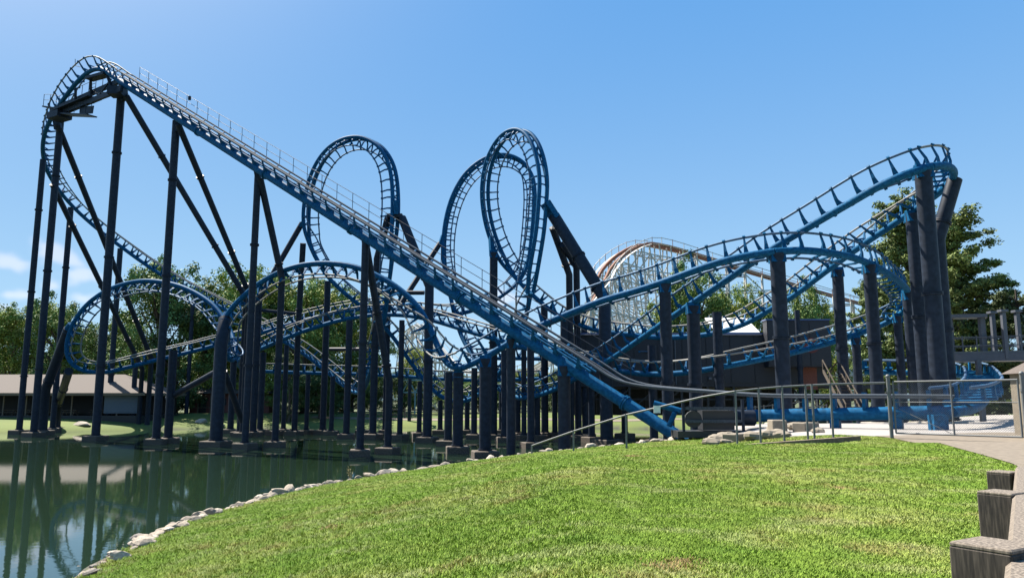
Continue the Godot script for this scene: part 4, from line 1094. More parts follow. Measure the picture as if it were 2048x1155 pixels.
	for hh: float in [0.8, 1.4]:
		beam(t, "railing", wa + Vector3(0, hh, 0.9), wb + Vector3(0, hh, 0.9), 0.06, 0.07, M.grey_paint)
		beam(t, "railing", wa + Vector3(0, hh, -0.9), wb + Vector3(0, hh, -0.9), 0.06, 0.07, M.grey_paint)
	for k in [1990, 2012, 2042]:
		pass
	for q: Vector3 in [Vector3(34.34,6.86,-55), Vector3(33.84,6.75,-53), Vector3(35.13,6.77,-53.5), Vector3(35.93,6.75,-53)]:
		block(t, "tall_post", q + Vector3(0, 1.45, 0.0), Vector3(0.26, 3.2, 0.26), M.grey_paint)
		block(t, "post_cap", q + Vector3(0, 3.12, 0.0), Vector3(0.5, 0.16, 0.5), M.grey_paint)
	var c0 := Vector3(31.42,6.96,-55.6)
	var c1 := Vector3(32.99,6.89,-54.4)
	for q: Vector3 in [c0, c1]:
		block(t, "canopy_post", q + Vector3(0, 1.4, 0.3), Vector3(0.34, 2.9, 0.34), M.grey_paint)
	beam(t, "canopy_beam", c0 + Vector3(-0.3, 2.72, 0.3), c1 + Vector3(0.4, 2.72, 0.3), 1.4, 0.24, M.grey_paint)
	for q: Vector3 in [Vector3(32.46,5.14,-54), Vector3(35.26,5.12,-53), Vector3(36.28,5.12,-53)]:
		var g := land(q.x, q.z)
		block(t, "leg", Vector3(q.x, (g + wa.y) * 0.5 - 0.1, q.z), Vector3(0.3, wa.y - g - 0.2, 0.3), M.grey_paint)
	# small shed at the frame edge
	t = thing("shed", "tan shed with a pale hipped roof behind the gate post", "shed", pt(18.55,-26.5, 2.6))
	block(t, "wall", Vector3(0, 1.05, 0), Vector3(1.9, 2.1, 2.0), M.tan)
	b = MB.new()
	var hp := Vector3(0, 2.95, 0)
	var qs := [Vector3(-1.15, 2.1, 1.2), Vector3(1.15, 2.1, 1.2), Vector3(1.15, 2.1, -1.2), Vector3(-1.15, 2.1, -1.2)]
	for k in 4: b.tri(qs[k], hp, qs[(k + 1) % 4])
	b.quad(qs[0], qs[1], qs[2], qs[3])
	put(t, "roof", b.mesh(), M.roof)
	# teal truss footbridge and timber fence far behind the columns
	t = thing("truss_bridge", "small teal truss footbridge far behind the columns", "footbridge", Vector3.ZERO)
	var ta := Vector3(-17.12,4.96,-122)
	var tb2 := Vector3(-12.19,4.96,-122)
	for hh: float in [0.0, 1.9]:
		beam(t, "chord", ta + Vector3(0, hh, 0), tb2 + Vector3(0, hh, 0), 0.2, 0.2, M.teal)
	for k in 5:
		var q0 := ta.lerp(tb2, k / 5.0)
		var q1 := ta.lerp(tb2, (k + 1) / 5.0)
		beam(t, "diagonal", q0 + Vector3(0, 1.9 * (k % 2), 0), q1 + Vector3(0, 1.9 * ((k + 1) % 2), 0), 0.14, 0.14, M.teal)
		beam(t, "pier", Vector3(q0.x, 1.0, q0.z), q0, 0.2, 0.2, M.teal)
	t = thing("timber_fence", "low timber fence on the far bank behind the columns", "fence", Vector3.ZERO)
	for k in 9:
		var q := Vector3(lerpf(-22, 2, k / 8.0), 0, -117)
		q.y = land(q.x, q.z)
		block(t, "post", q + Vector3(0, 0.7, 0), Vector3(0.18, 1.6, 0.18), M.old_wood)
		if k < 8:
			var q2 := Vector3(lerpf(-22, 2, (k + 1) / 8.0), 0, -117)
			q2.y = land(q2.x, q2.z)
			for hh: float in [0.5, 1.2]:
				beam(t, "rail", q + Vector3(0, hh, 0), q2 + Vector3(0, hh, 0), 0.06, 0.16, M.old_wood)

func pt(x: float, z: float, y: float) -> Vector3:
	return Vector3(x, y, z)

func disc(r: float, k: int) -> ArrayMesh:
	var b := MB.new()
	for i in k:
		var a := TAU * i / k
		var c := TAU * (i + 1) / k
		b.tri(Vector3.ZERO, Vector3(cos(a) * r, 0, sin(a) * r), Vector3(cos(c) * r, 0, sin(c) * r), Vector3.UP)
	return b.mesh()

func build_fences() -> void:
	# pipe handrail along the lawn's back edge, falling away to the water
	var t := thing("pipe_railing", "grey pipe railing along the back edge of the lawn", "railing", Vector3.ZERO)
	var tops := [Vector3(0.86,1.84,-34), Vector3(2.55,2.51,-32.6), Vector3(4.51,3.21,-31), Vector3(7.15,3.91,-29.3), Vector3(8.19,4.11,-28.6), Vector3(8.98,4.2,-28.4), Vector3(9.77,4.27,-28.2), Vector3(10.54,4.31,-28), Vector3(11.36,4.35,-27.8), Vector3(12.02,4.37,-27.7), Vector3(13.14,4.39,-27.4)]
	for k in tops.size() - 1:
		rod(t, "top_rail", tops[k], tops[k + 1], 0.035, M.galvanised)
	for q: Vector3 in [tops[0], tops[1], tops[2], tops[4], tops[5], tops[6], tops[7], tops[8], Vector3(10.62,4.32,-27.6)]:
		var g := land(q.x, q.z)
		rod(t, "post", Vector3(q.x, minf(g, q.y - 0.5) - 0.1, q.z), q + Vector3(0, 0.03, 0), 0.038, M.galvanised)
	# chain-link gate
	t = thing("chain_link_gate", "wide chain-link gate with grey pipe frame across the path", "gate", Vector3.ZERO)
	var ga := Vector3(13.3,4.34,-27.2)
	var gb := Vector3(15.78,4.28,-24.3)
	ga.y = 4.42; gb.y = 4.42
	var low := 2.66
	var frame := func(nm: String, p: Vector3, q: Vector3, r: float): rod(t, nm, p, q, r, M.galvanised)
	frame.call("top_rail", ga, gb, 0.03)
	frame.call("bottom_rail", Vector3(ga.x, low, ga.z), Vector3(gb.x, low, gb.z), 0.03)
	for f: float in [0.0, 0.49, 1.0]:
		var q := ga.lerp(gb, f)
		frame.call("upright", Vector3(q.x, low, q.z), q, 0.03)
	frame.call("mid_rail", Vector3(ga.x, 3.72, ga.z), Vector3(gb.x, 3.72, gb.z), 0.016)
	var dg := ga.lerp(gb, 0.49)
	frame.call("stay", Vector3(dg.x, low, dg.z), Vector3(ga.x, low + 0.9, ga.z), 0.01)
	var b := MB.new()
	var len := ga.distance_to(gb)
	var dirg := (gb - ga).normalized()
	var hgt := 4.42 - low
	var s := -hgt
	while s < len:
		for k in 2:
			var u0 := maxf(s, 0.0)
			var u1 := minf(s + hgt, len)
			if u1 > u0:
				var y0 := (u0 - s) if k == 0 else hgt - (u0 - s)
				var y1 := (u1 - s) if k == 0 else hgt - (u1 - s)
				var p := Vector3(ga.x, low + y0, ga.z) + dirg * u0
				var q := Vector3(ga.x, low + y1, ga.z) + dirg * u1
				b.bar(p + Vector3(0, 0, 0.002 * k), q + Vector3(0, 0, 0.002 * k), 0.0045, 0.0045)
		s += 0.072
	put(t, "chain_link_mesh", b.mesh(), M.galvanised).set_meta("kind", "stuff")
	for e in [[Vector3(13.19,4.39,-27.3), "gate post with a ball cap left of the chain-link gate"], [Vector3(15.86,4.32,-24.2), "thick gate post right of the chain-link gate"]]:
		var q: Vector3 = e[0]
		var p := thing("gate_post", "grey steel " + e[1], "post", Vector3(q.x, 2.5, q.z))
		rod(p, "shaft", Vector3.ZERO, Vector3(0, 2.08, 0), 0.065, M.galvanised)
		var sp := SphereMesh.new()
		sp.radius = 0.075; sp.height = 0.15
		put(p, "cap", sp, M.galvanised, Transform3D(Basis.IDENTITY, Vector3(0, 2.11, 0)))
		for hh: float in [0.5, 1.6]:
			rod(p, "hinge", Vector3(0, hh - 0.05, 0), Vector3(0, hh + 0.05, 0), 0.085, M.galvanised)
	# sleeper lying at the foot of the railing
	t = thing("railway_sleeper", "long dark timber sleeper lying at the foot of the railing", "sleeper", Vector3.ZERO)
	var sa := Vector3(7.03,2.5,-25.86)
	var sb := Vector3(11.85,2.55,-26.86)
	beam(t, "timber_beam", Vector3(sa.x, land(sa.x, sa.z) + 0.05, sa.z), Vector3(sb.x, land(sb.x, sb.z) + 0.05, sb.z), 0.2, 0.2, M.old_wood)
	# big timber posts and cap rail beside the camera
	t = thing("timber_rail", "weathered wide timber cap rail behind the three posts", "rail", Vector3.ZERO)
	var c0 := Vector3(4.52, 3.13, -7.1)
	var c1 := Vector3(1.58, 3.13, -2.6)
	var off := Vector3(0.42, 0, 0.27) * 0.62
	put(t, "plank", chamfer_bar(c0 + off, c1 + off, 0.62, 0.16, 0.02), M.timber_pale)
	for f: float in [0.15, 0.55, 0.95]:
		var q := c0.lerp(c1, f) + off
		put(t, "stud", chamfer_bar(Vector3(q.x, 1.9, q.z), Vector3(q.x, 3.05, q.z), 0.2, 0.2, 0.02), M.timber)
	for e in [[Vector3(1.88,3.25,-3.12), 0.235, 0.13, "cracked weathered timber post nearest the camera, at the bottom right"], [Vector3(3.15,3.22,-5.1), 0.215, 0.13, "weathered timber post, middle of the three at the right edge"], [Vector3(4.26,3.19,-6.85), 0.20, 0.13, "weathered timber post farthest of the three at the right edge"]]:
		var q: Vector3 = e[0]
		var g := land(q.x, q.z)
		var p := thing("timber_post", e[3], "post", Vector3(q.x, g - 0.2, q.z), 0.55, "timber posts at the right edge")
		put(p, "shaft", chamfer_bar(Vector3.ZERO, Vector3(0, q.y - g + 0.185, 0), e[1], e[1], 0.008), M.timber)
		put(p, "sunlit_top", chamfer_bar(Vector3(0, q.y - g + 0.18, 0), Vector3(0, q.y - g + 0.2, 0), e[1] - 0.004, e[1] - 0.004, 0.006), M.timber_pale)  # paler slab: sun on the post top put into its colour
		for ck in 3:
			var cx: float = (ck - 1) * e[1] * 0.27 + 0.01 * ck
			put(p, "crack", chamfer_bar(Vector3(cx, 0.3 + 0.1 * ck, e[1] * 0.5), Vector3(cx + 0.012, q.y - g + 0.17, e[1] * 0.5), 0.009, 0.006, 0.001), M.black)
	# lift drive machinery
	t = thing("lift_drive", "dark drive machinery with motor housing at the foot of the lift", "machinery", pt(9.45,-37.5, 2.0))
	block(t, "base_frame", Vector3(0, 0.2, 0), Vector3(3.4, 0.3, 1.6), M.black)
	block(t, "gear_housing", Vector3(0.3, 0.85, 0), Vector3(1.5, 0.9, 1.0), M.black)
	rod(t, "motor", Vector3(0.9, 0.95, 0.1), Vector3(2.1, 0.95, 0.1), 0.38, M.column)
	rod(t, "sprocket", Vector3(-0.9, 0.9, 0.45), Vector3(-0.9, 0.9, 0.6), 0.4, M.black)
	for s2 in [-1, 1]:
		beam(t, "guard_post", Vector3(1.4 * s2, 0.3, 0.7), Vector3(1.4 * s2, 1.8, 0.7), 0.12, 0.12, M.column)
		beam(t, "side_plate", Vector3(-1.3, 1.1 + 0.3 * s2, 0.72), Vector3(1.3, 1.1 + 0.3 * s2, 0.72), 0.05, 0.14, M.steel)
	t = thing("anchor_strut", "blue tubular strut bracing the foot of the lift", "strut", Vector3.ZERO)
	put(t, "tube", tube_mesh([Vector3(7.01,3.63,-38.6), Vector3(8.24,3.25,-38.2)], 0.15, 14), M.blue)
	put(t, "leg", tube_mesh([Vector3(7.95,3.2,-38.2), Vector3(7.64,2.52,-38.2)], 0.13, 14), M.blue)
	t = thing("warning_sign", "small pale notice plate on the pipe railing", "sign", Vector3(5.58,3.44,-30.1))
	block(t, "plate", Vector3.ZERO, Vector3(0.26, 0.28, 0.02), M.white)
	# broken stone and concrete under the level track
	rng.seed = 8
	var stones := [rock_shape(301), rock_shape(302), rock_shape(303)]
	for k in 26:
		var q2 := P3(rng.randf_range(1415, 1640), rng.randf_range(30.2, 34.5))
		var sz := rng.randf_range(0.35, 0.95)
		var p := put(self, "broken_stone", stones[k % 3], M.tan, Transform3D(Basis.from_euler(Vector3(0, rng.randf() * TAU, rng.randf_range(-0.2, 0.2))) * Basis.from_scale(Vector3(sz * 1.4, sz * 0.55, sz)), Vector3(q2.x, land(q2.x, q2.z) + sz * 0.12, q2.z)))
		tag(p, "broken tan stone slab heaped under the level blue tube", "stone", "stones under the level track")
	for e in [[1555, 33.0, 0.9, 0.6], [1470, 31.4, 1.1, 0.35], [1612, 32.6, 1.1, 0.4]]:
		var q2 := P3(e[0], e[1])
		var p := thing("concrete_block", "squared tan concrete block among the broken stones", "block", Vector3(q2.x, land(q2.x, q2.z) - 0.03, q2.z), rng.randf() * 1.5, "concrete blocks under the level track")
		put(p, "slab", chamfer_bar(Vector3(-e[2] * 0.5, e[3] * 0.5, 0), Vector3(e[2] * 0.5, e[3] * 0.5, 0), 0.6, e[3], 0.03), M.tan)

func P3(px: float, d: float) -> Vector3:
	return Vector3((px - 1024.0) / 1547.0 * d * 0.985, 0, -d)

func chamfer_bar(a: Vector3, b: Vector3, w: float, h: float, ch: float) -> ArrayMesh:
	var t := MB.span(a, b, 1, 1)
	var x := t.basis.x.normalized()
	var y := t.basis.y.normalized()
	var z := (b - a).normalized()
	var m := MB.new()
	var oct := func(c: Vector3, i: float) -> Array:
		var p := []
		for q in [[1, 1, 1, 0], [1, 1, 0, 1], [-1, 1, 0, 1], [-1, 1, 1, 0], [-1, -1, 1, 0], [-1, -1, 0, 1], [1, -1, 0, 1], [1, -1, 1, 0]]:
			p.append(c + x * q[0] * (w * 0.5 - i - ch * (1 - q[2])) + y * q[1] * (h * 0.5 - i - ch * (1 - q[3])))
		return p
	var order := func(p: Array) -> Array:
		return [p[0], p[1], p[2], p[3], p[4], p[5], p[6], p[7]]
	m.prism(oct.call(a, ch), oct.call(a + z * ch, 0.0))
	m.prism(oct.call(a + z * ch, 0.0), oct.call(b - z * ch, 0.0))
	m.prism(oct.call(b - z * ch, 0.0), oct.call(b, ch))
	return m.mesh()

func build_wooden_coaster() -> void:
	var t := thing("wooden_coaster", "white lattice wooden roller coaster with red brown track behind the station", "roller coaster")
	var path := [Vector3(75.92,17.2,-140), Vector3(70.36,20.44,-146), Vector3(61.09,24.62,-152), Vector3(48.63,29.39,-156), Vector3(38.77,32.79,-157), Vector3(32.43,34.38,-156), Vector3(26.82,34.41,-152), Vector3(22.27,31.93,-146), Vector3(18.74,28.82,-140), Vector3(16.05,25.43,-134), Vector3(14.25,21.52,-130), Vector3(13.01,17.94,-130), Vector3(10.93,14.71,-134), Vector3(7.31,10.86,-140), Vector3(1.52,8.42,-148), Vector3(-4.91,8.47,-156), Vector3(-11.5,10.18,-164), Vector3(-16.25,14.56,-170), Vector3(-20.09,20.45,-174), Vector3(-23.52,18.75,-178), Vector3(-26.88,13.92,-182)]
	var u := []
	for q in path: u.append(Vector3.UP)
	var sm: Array = smooth_path(path, u, 0.9)[0]
	# every 3 m a bent
	var bents := []
	var acc := 0.0
	var last: Vector3 = sm[0]
	for i in range(1, sm.size()):
		acc += Vector2(sm[i].x - last.x, sm[i].z - last.z).length()
		last = sm[i]
		if acc > 2.9 or i == 1:
			acc = 0.0
			var d: Vector3 = sm[mini(i + 1, sm.size() - 1)] - sm[i - 1]
			d.y = 0
			bents.append([sm[i], d.normalized()])
	var n := bents.size()
	var gy := 1.7
	for i in n:
		var c: Vector3 = bents[i][0]
		var side: Vector3 = (bents[i][1] as Vector3).cross(Vector3.UP).normalized()
		var h := c.y - gy
		var feet := []
		for s: float in [-1.0, 0.0, 1.0]:
			var top := c + side * s * 1.25
			var batter := 0.12 * absf(s)
			var foot := Vector3(top.x + side.x * s * h * batter, gy, top.z + side.z * s * h * batter)
			feet.append([foot, top])
			beam(t, "post", foot, top + Vector3(0, 0.1, 0), 0.25, 0.25, M.white_wood)
		var k := 1
		while k * 3.4 < h:
			var f := k * 3.4 / h
			var a: Vector3 = feet[0][0].lerp(feet[0][1], f)
			var b: Vector3 = feet[2][0].lerp(feet[2][1], f)
			beam(t, "ledger", a, b, 0.08, 0.2, M.white_wood)
			var f2 := maxf(0.0, (k - 1) * 3.4 / h)
			var e: Vector3 = feet[2 * (k % 2)][0].lerp(feet[2 * (k % 2)][1], f2)
			var g: Vector3 = feet[2 - 2 * (k % 2)][0].lerp(feet[2 - 2 * (k % 2)][1], f)
			beam(t, "brace", e, g, 0.10, 0.24, M.white_wood)
			if i + 1 < n:
				var c2: Vector3 = bents[i + 1][0]
				var side2: Vector3 = (bents[i + 1][1] as Vector3).cross(Vector3.UP).normalized()
				var h2 := c2.y - gy
				if k * 3.4 < h2:
					for s: float in [-1.0, 1.0]:
						var p0: Vector3 = c + side * s * 1.25
						var p1: Vector3 = c2 + side2 * s * 1.25
						var q0 := Vector3(p0.x + side.x * s * 0.12 * (h - k * 3.4), gy + k * 3.4, p0.z + side.z * s * 0.12 * (h - k * 3.4))
						var q1 := Vector3(p1.x + side2.x * s * 0.12 * (h2 - k * 3.4), gy + k * 3.4, p1.z + side2.z * s * 0.12 * (h2 - k * 3.4))
						beam(t, "stringer" if s < 0 else "rear_stringer", q0, q1, 0.09, 0.24, M.white_wood)
						if k * 3.4 + 3.4 < h2 and (i + k) % 2 == 0 and s < 0:
							var q2 := Vector3(p1.x + side2.x * s * 0.12 * (h2 - k * 3.4 - 3.4), gy + k * 3.4 + 3.4, p1.z + side2.z * s * 0.12 * (h2 - k * 3.4 - 3.4))
							beam(t, "diagonal", q0, q2, 0.10, 0.24, M.white_wood)
			k += 1
		if i + 1 < n:
			var c2: Vector3 = bents[i + 1][0]
			var side2: Vector3 = (bents[i + 1][1] as Vector3).cross(Vector3.UP).normalized()
			for s: float in [-1.0, 1.0]:
				beam(t, "track_timber", c + side * s * 0.75 + Vector3(0, 0.25, 0), c2 + side2 * s * 0.75 + Vector3(0, 0.25, 0), 0.3, 0.62, M.red_wood if c.x > 14.5 else M.white_wood)
				beam(t, "walkway_board", c + side * s * 1.7 + Vector3(0, 0.1, 0), c2 + side2 * s * 1.7 + Vector3(0, 0.1, 0), 0.4, 0.06, M.white_wood)
				beam(t, "handrail", c + side * s * 1.95 + Vector3(0, 1.35, 0), c2 + side2 * s * 1.95 + Vector3(0, 1.35, 0), 0.08, 0.12, M.white_wood)
		for s: float in [-1.0, 1.0]:
			beam(t, "handrail_post", c + side * s * 1.95 + Vector3(0, 0.0, 0), c + side * s * 1.95 + Vector3(0, 1.5, 0), 0.1, 0.1, M.red_wood if i % 2 else M.white_wood)

func build_trees() -> void:
	var g1 := Color(0.175, 0.240, 0.052)
	var g2 := Color(0.130, 0.205, 0.062)
	var g3 := Color(0.245, 0.295, 0.066)
	var gd := Color(0.070, 0.110, 0.040)
	var kinds := [broad_tree(3, g1, 0.30, 0.05), broad_tree(5, g2, 0.26, 0.04), broad_tree(8, g3, 0.33, 0.05), broad_tree(13, g1, 0.24, 0.08), broad_tree(21, gd, 0.28, 0.01), broad_tree(34, g2, 0.36, 0.03, 270)]
	var tall := broad_tree(55, g2, 0.17, 0.05, 190, 100)
	# [px-derived x, z, top height, kind, label]
	var L := [
		[-90.17,-130, 19.47, 2, "light green tree at the far left beyond the pavilion"],
		[-81.11,-126, 19.65, 0, "yellow green tree behind the left end of the pavilion roof"],
		[-82.49,-134, 21.36, 2, "broad light tree behind the leftmost columns"],
		[-72.68,-124, 21.35, 1, "dense tree rising between the left columns and the slanting leg"],
		[-83.89,-150, 19.13, 3, "low pale tree seen under the small corkscrew"],
		[-73.65,-138, 17.19, 4, "dark round tree framed inside the small corkscrew"],
		[-76.02,-150, 20.31, 0, "thin topped tree behind the small corkscrew"],
		[-64.36,-132, 17.29, 5, "spreading tree behind the right of the pavilion"],
		[-52.46,-122, 20.27, 4, "dark evergreen mass behind the third tall column"],
		[-50.7,-128, 24.88, 1, "full tree left of the crossing legs"],
		[-49.63,-138, 26.53, 3, "tree behind the joined inclined legs"],
		[-42.49,-126, 26.06, 0, "tallest tree of the row between the corkscrews"],
		[-40.46,-132, 26.16, 5, "broad tree behind the left of the large corkscrew"],
		[-33.17,-124, 23.73, 0, "olive green tree framed by the large corkscrew"],
		[-30.7,-130, 24.61, 5, "grey green tree under the top of the large corkscrew"],
		[-28.61,-138, 24.25, 2, "tree at the right end of the row behind the corkscrew"],
		[-31.96,-112, 10.89, 4, "dark shrubby tree on the bank behind the corkscrew columns"],
		[-28.5,-116, 11.89, 4, "dark low tree beside the red cabin"],
		[-24.99,-140, 18.11, 3, "low tree right of the broad corkscrew trees"],
		[-19,-150, 14.26, 2, "small yellow green tree in front of the pale lattice"],
		[-56.52,-122, 12.31, 0, "leafy bush tree behind the white-railed lower track"],
		[-52.32,-140, 17.2, 4, "dark leafy tree rising behind the cabin roof"],
		[24.77,-118, 22.06, 3, "slim tree in front of the white lattice"],
		[28.06,-116, 26.62, 1, "tall olive tree behind the station with brown tips"],
		[33.09,-120, 21.42, 0, "rounded tree behind the white roof panel"],
		[37.94,-122, 22.52, 3, "sparse tree behind the station left of the thick column"],
		[43.94,-118, 23.24, 1, "tree behind the station parapet"],
		[50.47,-126, 19.98, 2, "low tree right of the station parapet"],
	]
	for e in L:
		plant(kinds[e[3]], "broadleaf_tree", e[4], e[0], e[1], e[2], "broadleaf trees around the pond", "tree", fmod(e[0] * 1.37, TAU), 1.0 if e[0] < 5.0 else 0.72)
	plant(tall, "slender_tree", "tall slender tree poking above the small corkscrew", -55.74,-122, 28.04, "", "tree", 0.4)
	# pines at the right
	var pa := pine_tree(7, Color(0.125, 0.165, 0.05), 0.20, 0.14, 19, 95, 0.0)
	var pb := pine_tree(19, Color(0.135, 0.170, 0.05), 0.22, 0.14, 21, 95, 0.02)
	var pc := pine_tree(29, Color(0.058, 0.076, 0.029), 0.28, 0.04, 18, 95, 0.0)
	plant(pb, "pine_tree", "large spreading pine right of the tall columns", 46.63,-80, 23.8, "pines at the right", "tree", 0.7, 1.12)
	plant(pa, "pine_tree", "pine half hidden behind the tall columns", 44.63,-86, 27.41, "pines at the right", "tree", 2.0, 0.9)
	plant(pc, "pine_tree", "dark low pine at the right edge of the picture", 48.68,-74, 14.52, "pines at the right", "tree", 1.0, 1.3)
	plant(pc, "pine_tree", "dark pine behind the elevated walkway", 53.55,-88, 15.1, "pines at the right", "tree", 3.0, 1.2)
	plant(pa, "pine_tree", "small pine tips seen inside the lower banked turn", 46.58,-100, 19.74, "pines at the right", "tree", 4.0, 0.8)
	plant(pc, "pine_tree", "dark pine under the banked turn behind the columns", 53.2,-96, 15.5, "pines at the right", "tree", 5.0, 1.2)
	# understorey on the far bank
	rng.seed = 61
	for k in 46:
		var px := -40.0 + k * 33.0 + rng.randf_range(-12, 12)
		if px > 355.0 and px < 570.0: continue
		var d := rng.randf_range(121, 140)
		plant(kinds[[4, 1, 4, 0, 5][k % 5]], "shrub", "leafy shrub in the thicket along the far bank", (px - 1024.0) / 1547.0 * d, -d, rng.randf_range(6.0, 10.5), "shrubs along the far bank", "shrub", rng.randf() * TAU, rng.randf_range(1.3, 1.9))
	# far wood that closes the horizon
	rng.seed = 77
	for k in 70:
		var px := -500.0 + k * 44.0 + rng.randf_range(-20, 20)
		var d := rng.randf_range(175, 240)
		var x := (px - 1024.0) / 1547.0 * d
		plant(kinds[rng.randi() % 6], "distant_tree", "green tree in the far wood that closes the horizon", x, -d, rng.randf_range(13, 19) if px < 700 or px > 1300 else rng.randf_range(10, 14), "trees of the far wood", "tree", rng.randf() * TAU, rng.randf_range(1.0, 1.4))

func rock_shape(seed_: int) -> ArrayMesh:
	var r := RandomNumberGenerator.new()
	r.seed = seed_
	var sm := SphereMesh.new()
	sm.radius = 0.5; sm.height = 1.0; sm.radial_segments = 10; sm.rings = 6
	var a := sm.surface_get_arrays(0)
	var v: PackedVector3Array = a[Mesh.ARRAY_VERTEX]
	var f := FastNoiseLite.new()
	f.seed = seed_; f.frequency = 0.9
	var planes := []
	for k in 7: planes.append([Vector3(r.randfn(), r.randfn(), r.randfn()).normalized(), r.randf_range(0.30, 0.44)])
	for i in v.size():
		var p := v[i]
		p *= 1.0 + 0.25 * f.get_noise_3dv(p * 2.0)
		for pl in planes:
			var over: float = p.dot(pl[0]) - pl[1]
			if over > 0.0: p -= pl[0] * over
		v[i] = p
	var idx: PackedInt32Array = a[Mesh.ARRAY_INDEX]
	var b := MB.new()
	for k in range(0, idx.size(), 3):
		var p0 := v[idx[k]]; var p1 := v[idx[k + 1]]; var p2 := v[idx[k + 2]]
		if (p1 - p0).cross(p2 - p0).length() > 1e-6: b.tri(p0, p1, p2)
	return b.mesh()

func build_shore() -> void:
	var shapes := []
	for k in 7: shapes.append(rock_shape(100 + k))
	var tones := []
	for k in 4:
		var c: Color = [lin(0.27, 0.225, 0.175), lin(0.20, 0.17, 0.135), lin(0.33, 0.285, 0.23), lin(0.15, 0.13, 0.108)][k]
		tones.append(mat("rock%d" % k, c, 0.9, 0.0, 0.3, 1.3, 0.03))
	rng.seed = 21
	var line := [Vector2(-9.0, -12.0)] + [POND[0], POND[1], POND[2], POND[3], POND[4], POND[5], POND[6], POND[7], POND[8], POND[9], POND[10]]
	for i in line.size() - 1:
		var a: Vector2 = line[i]
		var b: Vector2 = line[i + 1]
		var l := a.distance_to(b)
		var inland := (b - a).orthogonal().normalized()
		if pond_dist((a.x + b.x) * 0.5 + inland.x, (a.y + b.y) * 0.5 + inland.y) < 0.0: inland = -inland
		var n := int(l / 0.14)
		for k in n:
			var at := rng.randf_range(0.75, 1.35) if k % 2 == 0 else rng.randf_range(-0.5, 0.9)
			var p := a.lerp(b, (k + rng.randf()) / n) + inland * at
			var d := pond_dist(p.x, p.y)
			if d < -0.45 or d > 1.5: continue
			var s := lerpf(0.14, 0.52, pow(rng.randf(), 1.8)) * (1.35 if rng.randf() < 0.12 else 1.0)
			if i < 3: s *= 0.75
			var o := put(self, "rock", shapes[rng.randi() % 7], tones[[0, 1, 2, 2, 3, 0][rng.randi() % 6]], Transform3D(Basis.from_euler(Vector3(rng.randf_range(-0.4, 0.4), rng.randf() * TAU, rng.randf_range(-0.4, 0.4))) * Basis.from_scale(Vector3(s * rng.randf_range(1.1, 1.7), s * rng.randf_range(0.45, 0.75), s)), Vector3(p.x, maxf(land(p.x, p.y), -0.05) + s * 0.08, p.y)))
			tag(o, "pale tan rock in the row lining the near shore", "rock", "rocks along the near shore")
	# boulders on the far bank
	for e in [[-53.68,-98, 1.5, 0.7], [-50.7,-93, 1.6, 0.5], [-42.78,-108, 1.2, 0.8], [-39.99,-107, 1.0, 0.6]]:
		var o := put(self, "boulder", shapes[2], tones[2], Transform3D(Basis(Vector3.UP, e[0]) * Basis.from_scale(Vector3(e[2] * 1.8, e[3], e[2])), Vector3(e[0], land(e[0], e[1]) + e[3] * 0.2, e[1])))
		tag(o, "pale boulder lying on the far grassy bank", "boulder", "boulders on the far bank")
	# weeds at the water's edge
	for e in [[Vector3(-7.36,0.25,-35.99), 0.9], [Vector3(0.6,0.9,-43.22), 0.8], [Vector3(1,0.9,-43.63), 0.7], [Vector3(0.3,0.9,-42.44), 0.6]]:
		var q: Vector3 = e[0]
		var d := pond_dist(q.x, q.z)
		var w := thing("weed", "dry tufted weed sprouting among the shore rocks", "weed", Vector3(q.x, maxf(land(q.x, q.z), 0.05), q.z), 0.0, "weeds on the near shore")
		for k in 11:
			var an := rng.randf() * TAU
			var h: float = e[1] * rng.randf_range(0.5, 1.0)
			var lean := rng.randf_range(0.05, 0.35) * h
			put(w, "stem", tube_mesh([Vector3.ZERO, Vector3(cos(an) * lean * 0.4, h * 0.6, sin(an) * lean * 0.4), Vector3(cos(an) * lean, h, sin(an) * lean)], 0.009, 5, 0.004), M.weed)
			for j in 3:
				var f := 0.5 + 0.2 * j
				var p := Vector3(cos(an) * lean * f, h * f, sin(an) * lean * f)
				var lf := MB.new()
				var dr := Vector3(rng.randfn(), 0.6, rng.randfn()).normalized() * 0.11
				var sd := dr.cross(Vector3.UP).normalized() * 0.018
				lf.tri(p - sd, p + dr, p + sd)
				put(w, "leaf", lf.mesh(), M.weed)

const WORN := [Vector3(1.47, -7.7, 0.28), Vector3(1.7, -7.95, 0.2), Vector3(2.9, -19, 0.3), Vector3(5.6, -13.5, 0.22), Vector3(-3.2, -14.5, 0.2), Vector3(7.2, -24.5, 0.35)]

